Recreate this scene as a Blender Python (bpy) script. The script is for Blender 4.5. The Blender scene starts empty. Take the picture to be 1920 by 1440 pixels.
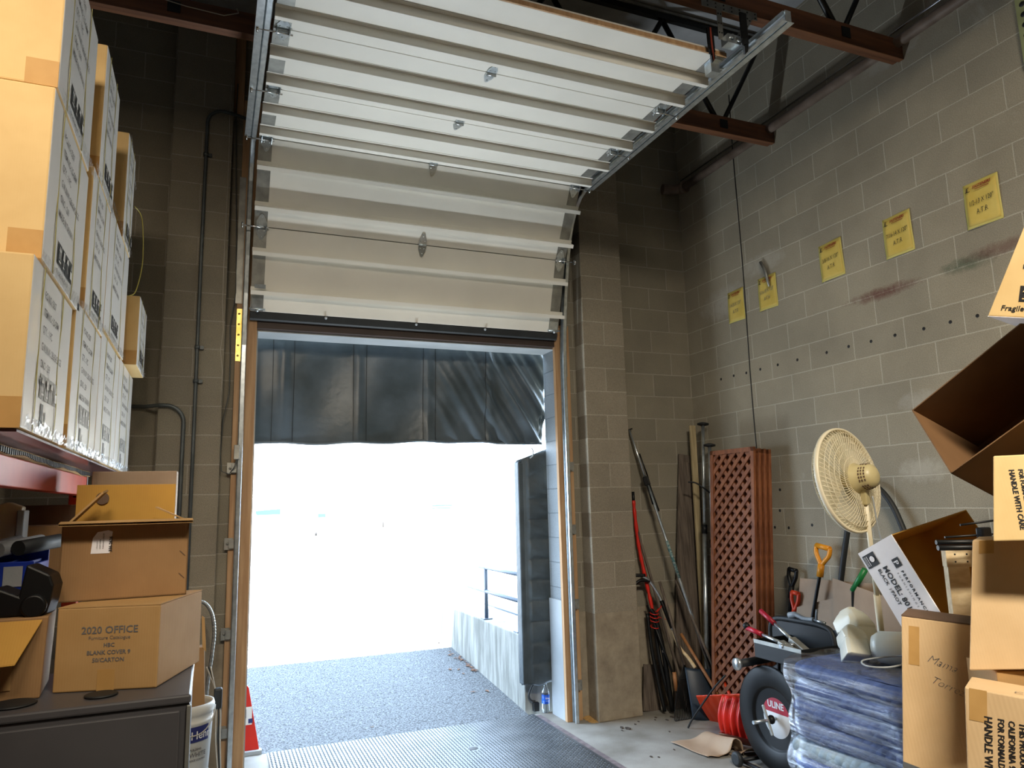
import bpy, bmesh, math, random
from mathutils import Vector, Matrix
random.seed(7)
PI = math.pi
sc = bpy.context.scene
COL = sc.collection
V = Vector

# ------------------------------------------------------------------ helpers
def lin(c):
    if isinstance(c, str):
        c = [int(c[i:i+2], 16)/255 for i in (0, 2, 4)]
    return tuple(x/12.92 if x <= .04045 else ((x+.055)/1.055)**2.4 for x in c) + (1,)

class MB:
    """collects faces; build() links them as one mesh object"""
    def __init__(s):
        s.v = []; s.f = []; s.m = []; s.sm = []
    def add(s, vs, fs, mi=0, smooth=False):
        b = len(s.v); s.v += [V(p) for p in vs]
        for f in fs:
            s.f.append([b+i for i in f]); s.m.append(mi); s.sm.append(smooth)
        return s
    def para(s, O, a, b, c, mi=0, mis=None):
        O, a, b, c = V(O), V(a), V(b), V(c)
        if a.cross(b).dot(c) < 0: a, b = b, a; sw = True
        else: sw = False
        vs = [O, O+a, O+a+b, O+b, O+c, O+a+c, O+a+b+c, O+b+c]
        fs = [(0,3,2,1), (4,5,6,7), (0,1,5,4), (1,2,6,5), (2,3,7,6), (3,0,4,7)]
        base = len(s.v); s.v += vs
        for i, f in enumerate(fs):
            s.f.append([base+k for k in f]); s.m.append(mi if mis is None else mis[i]); s.sm.append(False)
        return s
    def box(s, x0, x1, y0, y1, z0, z1, mi=0):
        return s.para((x0, y0, z0), (x1-x0, 0, 0), (0, y1-y0, 0), (0, 0, z1-z0), mi)
    def bar(s, p, q, w, h, up=(0, 0, 1), mi=0):
        p, q = V(p), V(q); d = (q-p); n = d.normalized(); u = V(up)
        x = n.cross(u)
        if x.length < 1e-4: x = n.cross(V((1, 0, 0)))
        x.normalize(); y = x.cross(n).normalized()
        return s.para(p-x*w/2-y*h/2, x*w, y*h, d, mi)
    def tube(s, pts, r, seg=8, mi=0, cap=True, smooth=True):
        pts = [V(p) for p in pts]; n = len(pts)
        rs = r if isinstance(r, (list, tuple)) else [r]*n
        T = []
        for i in range(n):
            t = pts[min(i+1, n-1)]-pts[max(i-1, 0)]
            T.append(t.normalized())
        u = T[0].orthogonal().normalized(); base = len(s.v)
        for i in range(n):
            u = (u - T[i]*u.dot(T[i])).normalized(); w = T[i].cross(u)
            for k in range(seg):
                a = 2*PI*k/seg; s.v.append(pts[i]+(u*math.cos(a)+w*math.sin(a))*rs[i])
        for i in range(n-1):
            for k in range(seg):
                k2 = (k+1) % seg
                s.f.append([base+i*seg+k, base+i*seg+k2, base+(i+1)*seg+k2, base+(i+1)*seg+k]); s.m.append(mi); s.sm.append(smooth)
        if cap:
            s.f.append([base+k for k in reversed(range(seg))]); s.m.append(mi); s.sm.append(False)
            s.f.append([base+(n-1)*seg+k for k in range(seg)]); s.m.append(mi); s.sm.append(False)
        return s
    def lathe(s, prof, O, ax=(0, 0, 1), seg=24, mi=0, smooth=True, xs=1.0):
        """prof: list of (r, h) along the axis"""
        O = V(O); ax = V(ax).normalized(); u = ax.orthogonal().normalized(); w = ax.cross(u); base = len(s.v); n = len(prof)
        for r, h in prof:
            for k in range(seg):
                a = 2*PI*k/seg; s.v.append(O+ax*h+(u*math.cos(a)*xs+w*math.sin(a))*r)
        for i in range(n-1):
            for k in range(seg):
                k2 = (k+1) % seg
                s.f.append([base+i*seg+k, base+i*seg+k2, base+(i+1)*seg+k2, base+(i+1)*seg+k]); s.m.append(mi); s.sm.append(smooth)
        for i, rev in ((0, True), (n-1, False)):
            if prof[i][0] > 1e-5:
                q = [base+i*seg+k for k in range(seg)]
                s.f.append(q[::-1] if rev else q); s.m.append(mi); s.sm.append(False)
        return s
    def prism(s, poly, ext, mi=0):
        poly = [V(p) for p in poly]; e = V(ext); n = len(poly); b = len(s.v)
        nn = V((0, 0, 0))
        for i in range(n): nn += poly[i].cross(poly[(i+1) % n])
        if nn.dot(e) < 0: poly = poly[::-1]
        s.v += poly+[p+e for p in poly]
        s.f.append([b+i for i in reversed(range(n))]); s.f.append([b+n+i for i in range(n)])
        s.m += [mi, mi]; s.sm += [False, False]
        for i in range(n):
            j = (i+1) % n; s.f.append([b+i, b+j, b+n+j, b+n+i]); s.m.append(mi); s.sm.append(False)
        return s
    def grid(s, fn, nu, nv, mi=0, smooth=True):
        b = len(s.v)
        for j in range(nv+1):
            for i in range(nu+1): s.v.append(V(fn(i/nu, j/nv)))
        for j in range(nv):
            for i in range(nu):
                k = b+j*(nu+1)+i; s.f.append([k, k+1, k+nu+2, k+nu+1]); s.m.append(mi); s.sm.append(smooth)
        return s
    def build(s, name, mats, parent=None, bevel=0, solid=0, loc=None, subd=0):
        if not isinstance(mats, (list, tuple)): mats = [mats]
        if parent is not None:
            base = V(parent['_b'])
        elif loc is not None: base = V(loc)
        else:
            xs = [p.x for p in s.v]; ys = [p.y for p in s.v]; zs = [p.z for p in s.v]
            base = V(((min(xs)+max(xs))/2, (min(ys)+max(ys))/2, min(zs)))
        me = bpy.data.meshes.new(name)
        me.from_pydata([p-base for p in s.v], [], s.f)
        for m in mats: me.materials.append(m)
        me.polygons.foreach_set('material_index', s.m); me.polygons.foreach_set('use_smooth', s.sm)
        me.update()
        o = bpy.data.objects.new(name, me); COL.objects.link(o); o['_b'] = tuple(base)
        if parent is not None:
            o.parent = parent
        else: o.location = base
        if solid:
            m = o.modifiers.new('s', 'SOLIDIFY'); m.thickness = solid; m.offset = 0
        if bevel:
            m = o.modifiers.new('b', 'BEVEL'); m.width = bevel; m.segments = 2; m.limit_method = 'ANGLE'; m.angle_limit = .7
        if subd:
            m = o.modifiers.new('u', 'SUBSURF'); m.levels = subd; m.render_levels = subd
        return o

def tag(o, label=None, cat=None, group=None, kind=None):
    if label: o['label'] = label
    if cat: o['category'] = cat
    if group: o['group'] = group
    if kind: o['kind'] = kind
    return o

def root(name, loc, label, cat, group=None, kind=None):
    o = bpy.data.objects.new(name, None); COL.objects.link(o); o.location = loc; o.empty_display_size = .1
    o['_b'] = tuple(loc)
    return tag(o, label, cat, group, kind)

def struct(o, label, cat):
    return tag(o, label, cat, kind='structure')

def copy_tree(o, delta, label=None, parent=None):
    c = o.copy(); COL.objects.link(c)
    if parent is None:
        c.location = o.location + V(delta); c['_b'] = tuple(V(o['_b'])+V(delta))
        if label: c['label'] = label
    else: c.parent = parent
    for ch in list(o.children): copy_tree(ch, delta, None, c)
    return c

# ---- lettering as real thin mesh on a face: U = reading direction, W = up direction of the letters
def text(name, O, U, W, items, mat, parent, eps=.0012):
    O, U, W = V(O), V(U).normalized(), V(W).normalized(); N = U.cross(W).normalized()
    mb = MB()
    for it in items:
        if it[0] == 'rect':
            _, u, v, w, h = it
            b = O+U*u+W*v+N*eps
            mb.add([b, b+U*w, b+U*w+W*h, b+W*h], [(0, 1, 2, 3)])
            continue
        if it[0] == 'poly':
            _, pts = it
            mb.add([O+U*a+W*b_+N*(eps*1.6) for a, b_ in pts], [tuple(range(len(pts)))])
            continue
        if it[0] == 'stroke':
            _, pts, w = it
            for (a, b_), (c, d) in zip(pts, pts[1:]):
                l = math.hypot(c-a, d-b_) or 1e-6; nx, ny = -(d-b_)/l*w/2, (c-a)/l*w/2
                mb.add([O+U*(x)+W*(y)+N*(eps*1.3) for x, y in ((a-nx, b_-ny), (a+nx, b_+ny), (c+nx, d+ny), (c-nx, d-ny))], [(0, 3, 2, 1)])
            continue
        st, u, v, size = it[:4]; opt = it[4] if len(it) > 4 else {}
        cu = bpy.data.curves.new('t', 'FONT'); cu.body = st; cu.size = size; cu.shear = opt.get('shear', 0)
        cu.space_character = opt.get('sp', 1); cu.offset = opt.get('bold', 0); cu.align_x = opt.get('al', 'LEFT'); cu.resolution_u = 2
        to = bpy.data.objects.new('t', cu); COL.objects.link(to); bpy.context.view_layer.update()
        me = to.to_mesh(); sx = opt.get('sx', 1); rot = opt.get('rot', 0); cr, sr = math.cos(rot), math.sin(rot)
        vs = [O+U*(u+p.co.x*sx*cr-p.co.y*sr)+W*(v+p.co.x*sx*sr+p.co.y*cr)+N*eps*opt.get('lift', 1) for p in me.vertices]
        mb.add(vs, [tuple(p.vertices) for p in me.polygons])
        to.to_mesh_clear(); bpy.data.objects.remove(to); bpy.data.curves.remove(cu)
    return mb.build(name, mat, parent)

# ------------------------------------------------------------------ materials
def newmat(name):
    m = bpy.data.materials.new(name); m.use_nodes = True; nt = m.node_tree
    return m, nt, nt.nodes['Principled BSDF']

def nd(nt, typ, ins=None, **kw):
    n = nt.nodes.new(typ)
    for k, v in kw.items(): setattr(n, k, v)
    for k, v in (ins or {}).items():
        if isinstance(v, bpy.types.NodeSocket): nt.links.new(v, n.inputs[k])
        else: n.inputs[k].default_value = v
    return n

def pm(name, c1, c2=None, scale=4, rough=.6, metal=0, bump=0, bscale=60, stretch=(1, 1, 1), detail=4, coat=0, dist=0, lo=.35, hi=.65, spec=.5, world=False, trans=0, alpha=1, emit=None):
    m, nt, b = newmat(name)
    src = nd(nt, 'ShaderNodeNewGeometry').outputs['Position'] if world else nd(nt, 'ShaderNodeTexCoord').outputs['Object']
    mp = nd(nt, 'ShaderNodeMapping', {'Vector': src, 'Scale': stretch})
    b.inputs['Roughness'].default_value = rough; b.inputs['Metallic'].default_value = metal
    b.inputs['Coat Weight'].default_value = coat; b.inputs['Specular IOR Level'].default_value = spec
    b.inputs['Transmission Weight'].default_value = trans; b.inputs['Alpha'].default_value = alpha
    if emit: b.inputs['Emission Color'].default_value = lin(emit[0]); b.inputs['Emission Strength'].default_value = emit[1]
    if c2 is None: b.inputs['Base Color'].default_value = lin(c1)
    else:
        n = nd(nt, 'ShaderNodeTexNoise', {'Vector': mp.outputs[0], 'Scale': scale, 'Detail': detail, 'Distortion': dist})
        r = nd(nt, 'ShaderNodeValToRGB', {'Fac': n.outputs['Fac']})
        r.color_ramp.elements[0].position = lo; r.color_ramp.elements[0].color = lin(c1)
        r.color_ramp.elements[1].position = hi; r.color_ramp.elements[1].color = lin(c2)
        nt.links.new(r.outputs[0], b.inputs['Base Color'])
    if bump:
        n2 = nd(nt, 'ShaderNodeTexNoise', {'Vector': mp.outputs[0], 'Scale': bscale, 'Detail': 3})
        bp = nd(nt, 'ShaderNodeBump', {'Height': n2.outputs['Fac'], 'Strength': bump, 'Distance': .01})
        nt.links.new(bp.outputs[0], b.inputs['Normal'])
    return m

Z0 = 2.4502 - 12*.2032
def cmu(name, axis, px, c1, c2, cm, crack=False, painted=False, stem=None):
    """concrete block wall; axis 0: runs along x, 1: runs along y"""
    m, nt, b = newmat(name)
    P = nd(nt, 'ShaderNodeNewGeometry').outputs['Position']
    sep = nd(nt, 'ShaderNodeSeparateXYZ', {0: P})
    u = sep.outputs[axis]
    if crack:
        g = nd(nt, 'ShaderNodeMath', {0: u, 1: -.82}, operation='GREATER_THAN')
        g2 = nd(nt, 'ShaderNodeMath', {0: g.outputs[0], 1: -.057}, operation='MULTIPLY')
        u = nd(nt, 'ShaderNodeMath', {0: u, 1: g2.outputs[0]}, operation='ADD').outputs[0]
    u = nd(nt, 'ShaderNodeMath', {0: u, 1: -px+.2032+40.64}, operation='ADD').outputs[0]
    v = nd(nt, 'ShaderNodeMath', {0: sep.outputs[2], 1: -Z0+.2032*20}, operation='ADD').outputs[0]
    cb = nd(nt, 'ShaderNodeCombineXYZ', {0: u, 1: v})
    wob = nd(nt, 'ShaderNodeTexNoise', {'Vector': P, 'Scale': 9.0, 'Detail': 3})
    wv = nd(nt, 'ShaderNodeVectorMath', {0: wob.outputs['Color'], 1: (.5, .5, .5)}, operation='SUBTRACT')
    ws = nd(nt, 'ShaderNodeVectorMath', {0: wv.outputs[0], 'Scale': .006}, operation='SCALE')
    cv = nd(nt, 'ShaderNodeVectorMath', {0: cb.outputs[0], 1: ws.outputs[0]}, operation='ADD')
    br = nd(nt, 'ShaderNodeTexBrick', {'Vector': cv.outputs[0], 'Scale': 1, 'Brick Width': .4064, 'Row Height': .2032, 'Mortar Size': .0048, 'Mortar Smooth': .35,
            'Color1': lin(c1), 'Color2': lin(c2), 'Mortar': lin(cm), 'Bias': -.1})
    n1 = nd(nt, 'ShaderNodeTexNoise', {'Vector': P, 'Scale': 1.3, 'Detail': 6, 'Roughness': .6})
    n2 = nd(nt, 'ShaderNodeTexNoise', {'Vector': P, 'Scale': 180, 'Detail': 2})
    r1 = nd(nt, 'ShaderNodeMapRange', {0: n1.outputs['Fac'], 1: .3, 2: .7, 3: .82, 4: 1.15})
    r2 = nd(nt, 'ShaderNodeMapRange', {0: n2.outputs['Fac'], 1: .3, 2: .7, 3: .78, 4: 1.2})
    mu = nd(nt, 'ShaderNodeMath', {0: r1.outputs[0], 1: r2.outputs[0]}, operation='MULTIPLY')
    mx = nd(nt, 'ShaderNodeVectorMath', {0: br.outputs['Color'], 'Scale': mu.outputs[0]}, operation='SCALE')
    col = mx.outputs[0]
    if stem is not None:      # cast concrete below the first block course
        g = nd(nt, 'ShaderNodeMath', {0: sep.outputs[2], 1: stem}, operation='LESS_THAN')
        ns = nd(nt, 'ShaderNodeTexNoise', {'Vector': P, 'Scale': 6, 'Detail': 8, 'Roughness': .7})
        rs = nd(nt, 'ShaderNodeValToRGB', {'Fac': ns.outputs['Fac']})
        rs.color_ramp.elements[0].position = .3; rs.color_ramp.elements[0].color = lin('7d7263')
        rs.color_ramp.elements[1].position = .7; rs.color_ramp.elements[1].color = lin('a59a86')
        mm = nd(nt, 'ShaderNodeMixRGB', {0: g.outputs[0], 1: col, 2: rs.outputs[0]}); col = mm.outputs[0]
    if not painted:           # white efflorescence and scuffs with shapes of their own
        ne = nd(nt, 'ShaderNodeTexNoise', {'Vector': P, 'Scale': 2.1, 'Detail': 9, 'Roughness': .72, 'Distortion': .6})
        re_ = nd(nt, 'ShaderNodeMapRange', {0: ne.outputs['Fac'], 1: .66, 2: .76, 3: 0, 4: .5})
        mm = nd(nt, 'ShaderNodeMixRGB', {0: re_.outputs[0], 1: col, 2: lin('b9b4a8')}); col = mm.outputs[0]
        if crack:
            for (cy, cz, ry, rz, amt, cc) in [(-.55, 3.42, .38, .16, .55, 'b5b1a8'), (-1.05, 3.62, .3, .1, .5, 'bab6ad'), (-3.1, 4.75, .45, .16, .6, 'c2bfb6'), (-2.4, 4.62, .25, .07, .5, 'b5b1a8'),
                                             (-2.15, 3.06, .33, .05, .75, '5e2a24'), (-2.75, 3.07, .2, .06, .6, '2f4a35'), (-2.95, 3.1, .25, .05, .5, '5e2a24'), (-2.3, 1.87, .22, .09, .6, 'bdb8ab'), (-2.35, 2.3, .2, .08, .5, 'b5b1a8')]:
                a = nd(nt, 'ShaderNodeMath', {0: sep.outputs[1], 1: -cy}, operation='ADD'); a = nd(nt, 'ShaderNodeMath', {0: a.outputs[0], 1: 1/ry}, operation='MULTIPLY')
                c_ = nd(nt, 'ShaderNodeMath', {0: sep.outputs[2], 1: -cz}, operation='ADD'); c_ = nd(nt, 'ShaderNodeMath', {0: c_.outputs[0], 1: 1/rz}, operation='MULTIPLY')
                a2 = nd(nt, 'ShaderNodeMath', {0: a.outputs[0], 1: 2}, operation='POWER'); c2_ = nd(nt, 'ShaderNodeMath', {0: c_.outputs[0], 1: 2}, operation='POWER')
                d = nd(nt, 'ShaderNodeMath', {0: a2.outputs[0], 1: c2_.outputs[0]}, operation='ADD')
                nz = nd(nt, 'ShaderNodeTexNoise', {'Vector': P, 'Scale': 14, 'Detail': 8, 'Roughness': .8})
                d2 = nd(nt, 'ShaderNodeMath', {0: nz.outputs['Fac'], 1: 2.8, 2: -.95}, operation='MULTIPLY_ADD')
                d3 = nd(nt, 'ShaderNodeMath', {0: d2.outputs[0], 1: d.outputs[0]}, operation='SUBTRACT')
                r_ = nd(nt, 'ShaderNodeMapRange', {0: d3.outputs[0], 1: -.5, 2: .5, 3: 0, 4: amt})
                mm = nd(nt, 'ShaderNodeMixRGB', {0: r_.outputs[0], 1: col, 2: lin(cc)}); col = mm.outputs[0]
    nt.links.new(col, b.inputs['Base Color']); b.inputs['Roughness'].default_value = .9 if not painted else .6
    hh = nd(nt, 'ShaderNodeMath', {0: br.outputs['Fac'], 1: -1.0}, operation='MULTIPLY')
    h2 = nd(nt, 'ShaderNodeMath', {0: n2.outputs['Fac'], 1: .35, 2: hh.outputs[0]}, operation='MULTIPLY_ADD')
    if stem is not None:
        gi = nd(nt, 'ShaderNodeMath', {0: 1.0, 1: g.outputs[0]}, operation='SUBTRACT')
        h2 = nd(nt, 'ShaderNodeMath', {0: h2.outputs[0], 1: gi.outputs[0]}, operation='MULTIPLY')
    bp = nd(nt, 'ShaderNodeBump', {'Height': h2.outputs[0], 'Strength': .5, 'Distance': .006})
    nt.links.new(bp.outputs[0], b.inputs['Normal'])
    return m

M = {}
M['cmu_front'] = cmu('block_front', 0, -.618, '8a8373', '7c7668', '9d978a', stem=.83)
M['cmu_right'] = cmu('block_right', 1, -.4538, '9b9381', '928b7b', 'b4ae9e', crack=True)
M['cmu_side'] = cmu('block_side', 1, -.1, '8a8373', '7c7668', '9d978a', stem=.83)
M['cmu_pilR'] = cmu('block_pilaster', 0, -1.209, '92897a', '857d6e', 'a69f90', stem=.83)
M['cmu_pilL'] = cmu('block_pilaster_left', 0, -4.47, '857d6e', '8a8373', '9d978a', stem=.83)
M['cmu_white'] = cmu('block_painted', 1, 0, '868d92', '7f878c', '666e73', painted=True)
M['floor'] = pm('concrete_floor', '77736b', 'a09e99', 2.2, .75, bump=.15, bscale=90, world=True, detail=8)
M['concrete'] = pm('raw_concrete', '62635e', '8c8d88', 5, .85, bump=.3, bscale=40, stretch=(3, 3, .5), detail=8)
M['asphalt'] = pm('asphalt', '202326', '6e7379', 75, .9, bump=.5, bscale=160, detail=5, world=True, lo=.34, hi=.68)
M['ceiling'] = pm('ceiling_liner', '8d8f92', 'a5a7aa', 3, .5, bump=.4, bscale=5)
M['wood_beam'] = pm('joist_wood', '583520', '744a2e', 3, .55, bump=.1, bscale=30, stretch=(.6, 9, 9))
M['wood_jamb'] = pm('jamb_wood', 'a8825c', 'c09c74', 3, .6, bump=.1, bscale=25, stretch=(12, 12, .8))
M['wood_shaded'] = pm('header_wood_shaded', '2c211c', '40302a', 4, .6, stretch=(.8, 10, 10))  # dark tone puts the raised door's shade into the header colour
M['wood_pale'] = pm('pale_lumber', 'c9b189', 'dcc9a4', 4, .6, stretch=(2, 12, 12))
M['wood_board'] = pm('weathered_board', '4a4038', '6e6257', 5, .75, stretch=(12, 12, .7), bump=.2, bscale=30)
M['wood_light'] = pm('plywood_strip', '9b8a68', 'b5a581', 5, .7, stretch=(12, 12, .8))
M['lattice'] = pm('lattice_wood', '6e3e24', '905836', 5, .6, stretch=(6, 6, 2), bump=.1, bscale=40)
M['handle_wood'] = pm('handle_wood', '8a5a34', 'a9764a', 6, .5)
M['black_steel'] = pm('black_steel', '101214', None, rough=.45, spec=.35)
M['galv'] = pm('galvanised_steel', 'bcc4c8', 'd6dde0', 25, .28, metal=.85, bump=.05, bscale=30)
M['galv_dull'] = pm('dull_galvanised', '8b8c88', 'a6a6a0', 12, .45, metal=.7)
M['chrome'] = pm('bright_steel', 'd6d8da', None, rough=.15, metal=1)
M['brass_strip'] = pm('yellow_zinc', 'c8a850', 'e0c878', 12, .3, metal=.8)
M['panel'] = pm('white_panel', 'e2dfd6', 'e8e5dc', 3, .45, bump=.04, bscale=250)
M['rubber'] = pm('black_rubber', '17191a', '202324', 5, .6)
M['vinyl'] = pm('black_vinyl', '3c474d', '54606a', 3, .36, bump=.25, bscale=14, detail=6)
M['vinyl_pad'] = pm('pleated_vinyl', '323b40', '465056', 5, .5, bump=.3, bscale=30)
M['white_paint'] = pm('white_trim_paint', '9ca2a6', 'acb2b6', 3, .5, bump=.1)
M['conduit'] = pm('grey_conduit', '4a4f50', '5a5f60', 8, .45, metal=.4)
M['white_wire'] = pm('white_wire', 'b9b2a6', None, rough=.5)
M['pipe'] = pm('brown_pipe', '5a4b3f', '74655a', 8, .6)
M['paper'] = pm('yellow_paper', 'cdb252', 'dcc46a', 6, .7)
M['paper_edge'] = pm('yellow_paper_edge', 'd0c26a', None, rough=.6)
M['ink'] = pm('black_ink', '1b1a1c', None, rough=.6)
M['ink_red'] = pm('red_ink', '8a2a1c', None, rough=.6)
M['ink_grey'] = pm('faded_ink', '6d6a68', None, rough=.7)
M['ink_pale'] = pm('pale_ink', 'a9a7a4', None, rough=.7)

def cardboard(name, c1, c2, ridge=(1, 0, 0), amt=.25):
    m, nt, b = newmat(name)
    P = nd(nt, 'ShaderNodeTexCoord').outputs['Object']
    n = nd(nt, 'ShaderNodeTexNoise', {'Vector': P, 'Scale': 7, 'Detail': 5})
    r = nd(nt, 'ShaderNodeValToRGB', {'Fac': n.outputs['Fac']})
    r.color_ramp.elements[0].position = .3; r.color_ramp.elements[0].color = lin(c1)
    r.color_ramp.elements[1].position = .7; r.color_ramp.elements[1].color = lin(c2)
    nt.links.new(r.outputs[0], b.inputs['Base Color']); b.inputs['Roughness'].default_value = .75
    d = nd(nt, 'ShaderNodeVectorMath', {0: P, 1: tuple(x*850 for x in ridge)}, operation='DOT_PRODUCT')
    s = nd(nt, 'ShaderNodeMath', {0: d.outputs['Value']}, operation='SINE')
    bp = nd(nt, 'ShaderNodeBump', {'Height': s.outputs[0], 'Strength': amt, 'Distance': .001})
    nt.links.new(bp.outputs[0], b.inputs['Normal'])
    return m
M['card'] = cardboard('kraft_cardboard', 'b08a55', 'bd9763', amt=.06)
M['card_warm'] = cardboard('warm_cardboard', 'd4b47c', 'dec088', amt=.05)
M['card_tan'] = cardboard('tan_cardboard', 'd0b084', 'dabb90', amt=.12)
M['card_brown'] = cardboard('brown_cardboard', '94714a', 'a07c52', amt=.1)
M['card_ochre'] = cardboard('ochre_cardboard', 'b98a3a', 'c4963f', amt=.1)
M['card_grey'] = cardboard('greyish_cardboard', 'a08871', 'ac947c', amt=.15)
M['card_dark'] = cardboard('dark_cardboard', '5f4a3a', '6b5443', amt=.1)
M['card_edge'] = pm('cardboard_edge', 'cdb389', '8c6f4b', 120, .8)
M['white_card'] = pm('white_carton', 'ebe9e6', 'f2f0ee', 4, .45, coat=.3, bump=.15, bscale=8)
M['white_print'] = pm('white_carton_matt', 'eeedf3', 'f6f5fa', 6, .6)
M['tape'] = pm('packing_tape', 'b88f55', 'c49b60', 10, .55, spec=.2)
M['strap_y'] = pm('yellow_strap', 'c9a800', 'd8b60a', 10, .35)
M['strap_o'] = pm('olive_strap', 'a09440', 'b0a24c', 10, .35)
M['film'] = None
def film(name, a, tint='f4f8ff', bs=18, st=(1, 1, 1)):
    m, nt, b = newmat(name)
    out = nt.nodes['Material Output']
    P = nd(nt, 'ShaderNodeTexCoord').outputs['Object']
    mp = nd(nt, 'ShaderNodeMapping', {'Vector': P, 'Scale': st})
    n = nd(nt, 'ShaderNodeTexNoise', {'Vector': mp.outputs[0], 'Scale': bs, 'Detail': 5, 'Distortion': .8})
    bp = nd(nt, 'ShaderNodeBump', {'Height': n.outputs['Fac'], 'Strength': .5, 'Distance': .012})
    g = nd(nt, 'ShaderNodeBsdfGlossy', {'Color': lin(tint), 'Roughness': .16, 'Normal': bp.outputs[0]})
    t = nd(nt, 'ShaderNodeBsdfTransparent')
    mx = nd(nt, 'ShaderNodeMixShader', {0: a, 1: t.outputs[0], 2: g.outputs[0]})
    nt.links.new(mx.outputs[0], out.inputs[0])
    return m
def wrapmat(name):
    m, nt, b = newmat(name); out = nt.nodes['Material Output']; P = nd(nt, 'ShaderNodeTexCoord').outputs['Object']
    mp = nd(nt, 'ShaderNodeMapping', {'Vector': P, 'Rotation': (.12, -.10, 0), 'Scale': (1.2, 1.2, 26)})
    n = nd(nt, 'ShaderNodeTexNoise', {'Vector': mp.outputs[0], 'Scale': 2.2, 'Detail': 6, 'Roughness': .65, 'Distortion': .4})
    r = nd(nt, 'ShaderNodeMapRange', {0: n.outputs['Fac'], 1: .42, 2: .78, 3: .05, 4: .74})
    bp = nd(nt, 'ShaderNodeBump', {'Height': n.outputs['Fac'], 'Strength': .7, 'Distance': .02})
    g = nd(nt, 'ShaderNodeBsdfGlossy', {'Color': lin('f4f8ff'), 'Roughness': .2, 'Normal': bp.outputs[0]}); d = nd(nt, 'ShaderNodeBsdfDiffuse', {'Color': lin('e8f0f8')})
    m1 = nd(nt, 'ShaderNodeMixShader', {0: .35, 1: g.outputs[0], 2: d.outputs[0]}); t = nd(nt, 'ShaderNodeBsdfTransparent')
    mx = nd(nt, 'ShaderNodeMixShader', {0: r.outputs[0], 1: t.outputs[0], 2: m1.outputs[0]}); nt.links.new(mx.outputs[0], out.inputs[0]); return m
M['film'] = wrapmat('stretch_film')
M['film2'] = film('crumpled_film', .24, bs=30)
M['red_beam'] = pm('red_rack_paint', 'c23414', 'd04420', 6, .45, coat=.05)
M['red_plastic'] = pm('red_plastic', 'c8251a', 'd42c20', 6, .35)
M['orange_plastic'] = pm('orange_red_plastic', 'd8401c', None, rough=.4)
M['yellow_plastic'] = pm('yellow_plastic', 'e0921a', None, rough=.4)
M['green_plastic'] = pm('green_plastic', '1c7a3c', None, rough=.4)
M['black_plastic'] = pm('black_plastic', '0c0d0e', None, rough=.45, spec=.3)
M['blade'] = pm('translucent_blade', 'dfe2dc', None, rough=.3, alpha=.3)
M['card_shaded'] = cardboard('shaded_cardboard', '6a4c2e', '755535', amt=.06)  # brown darkened to put shade into the tipped carton's colour
M['dark_blue'] = pm('dark_blue_plastic', '1d2a38', '253444', 6, .45)
M['blue_plastic'] = pm('blue_plastic', '1c3aa8', None, rough=.35)
M['ivory'] = pm('ivory_plastic', 'e2d8bc', 'e8dfc6', 5, .4)
M['ivory_dark'] = pm('aged_plastic', 'bcae80', 'c8bb8e', 5, .4)
M['milk'] = pm('milk_plastic', 'e4e5d8', 'ecede2', 5, .35)
M['clear'] = pm('clear_plastic', 'e8f2f8', None, rough=.05, trans=.92)
M['bottle_blue'] = pm('blue_label', '0c50c8', '1868e0', 20, .4)
M['bucket'] = pm('white_bucket', 'd2d2cc', 'dcdcd6', 5, .45)
M['navy'] = pm('navy_label', '232a6a', None, rough=.5)
M['white_ink'] = pm('white_ink', 'e6e6e6', None, rough=.6)
M['cabinet'] = pm('charcoal_cabinet', '48474a', '504f52', 3, .4)
M['red_label'] = pm('red_label', 'b01c34', None, rough=.4)
M['plate'] = pm('tread_plate', '4e5256', '5e6266', 6, .45, metal=.5, world=True)
M['leaf'] = pm('dry_leaf', '5a3620', '7c5436', 20, .7)
M['debris'] = pm('debris', '3a3430', '5a5048', 30, .9)
M['sawdust'] = pm('sawdust', 'b08a52', 'c49e66', 60, .9, bump=.5)
def quilt(name, c1, c2):
    m, nt, b = newmat(name)
    P = nd(nt, 'ShaderNodeNewGeometry').outputs['Position']
    mp = nd(nt, 'ShaderNodeMapping', {'Vector': P, 'Rotation': (0.7, .6, .8), 'Scale': (26, 26, 26)})
    w = nd(nt, 'ShaderNodeTexVoronoi', {'Vector': mp.outputs[0], 'Scale': 1, 'Randomness': .25})
    n = nd(nt, 'ShaderNodeTexNoise', {'Vector': P, 'Scale': 20, 'Detail': 4})
    r = nd(nt, 'ShaderNodeValToRGB', {'Fac': n.outputs['Fac']})
    r.color_ramp.elements[0].position = .3; r.color_ramp.elements[0].color = lin(c1)
    r.color_ramp.elements[1].position = .7; r.color_ramp.elements[1].color = lin(c2)
    nt.links.new(r.outputs[0], b.inputs['Base Color']); b.inputs['Roughness'].default_value = .85
    inv = nd(nt, 'ShaderNodeMath', {0: 0., 1: w.outputs['Distance']}, operation='SUBTRACT')
    bp = nd(nt, 'ShaderNodeBump', {'Height': inv.outputs[0], 'Strength': .9, 'Distance': .01})
    nt.links.new(bp.outputs[0], b.inputs['Normal'])
    return m
M['quilt_blue'] = quilt('blue_quilt', '3458b0', '4872cc')
M['quilt_grey'] = quilt('grey_blue_quilt', '869cae', 'a6bac8')
M['quilt_navy'] = quilt('navy_quilt', '3e5080', '52669a')
M['quilt_beige'] = quilt('beige_quilt', '9c8c84', 'b0a29a')
M['quilt_sky'] = quilt('sky_quilt', '6a98d0', '8cb4e0')
M['teal'] = pm('teal_awning', '12544a', None, rough=.6)
M['stucco'] = pm('white_stucco', 'dad8d0', 'e6e4dc', 3, .9)
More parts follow.
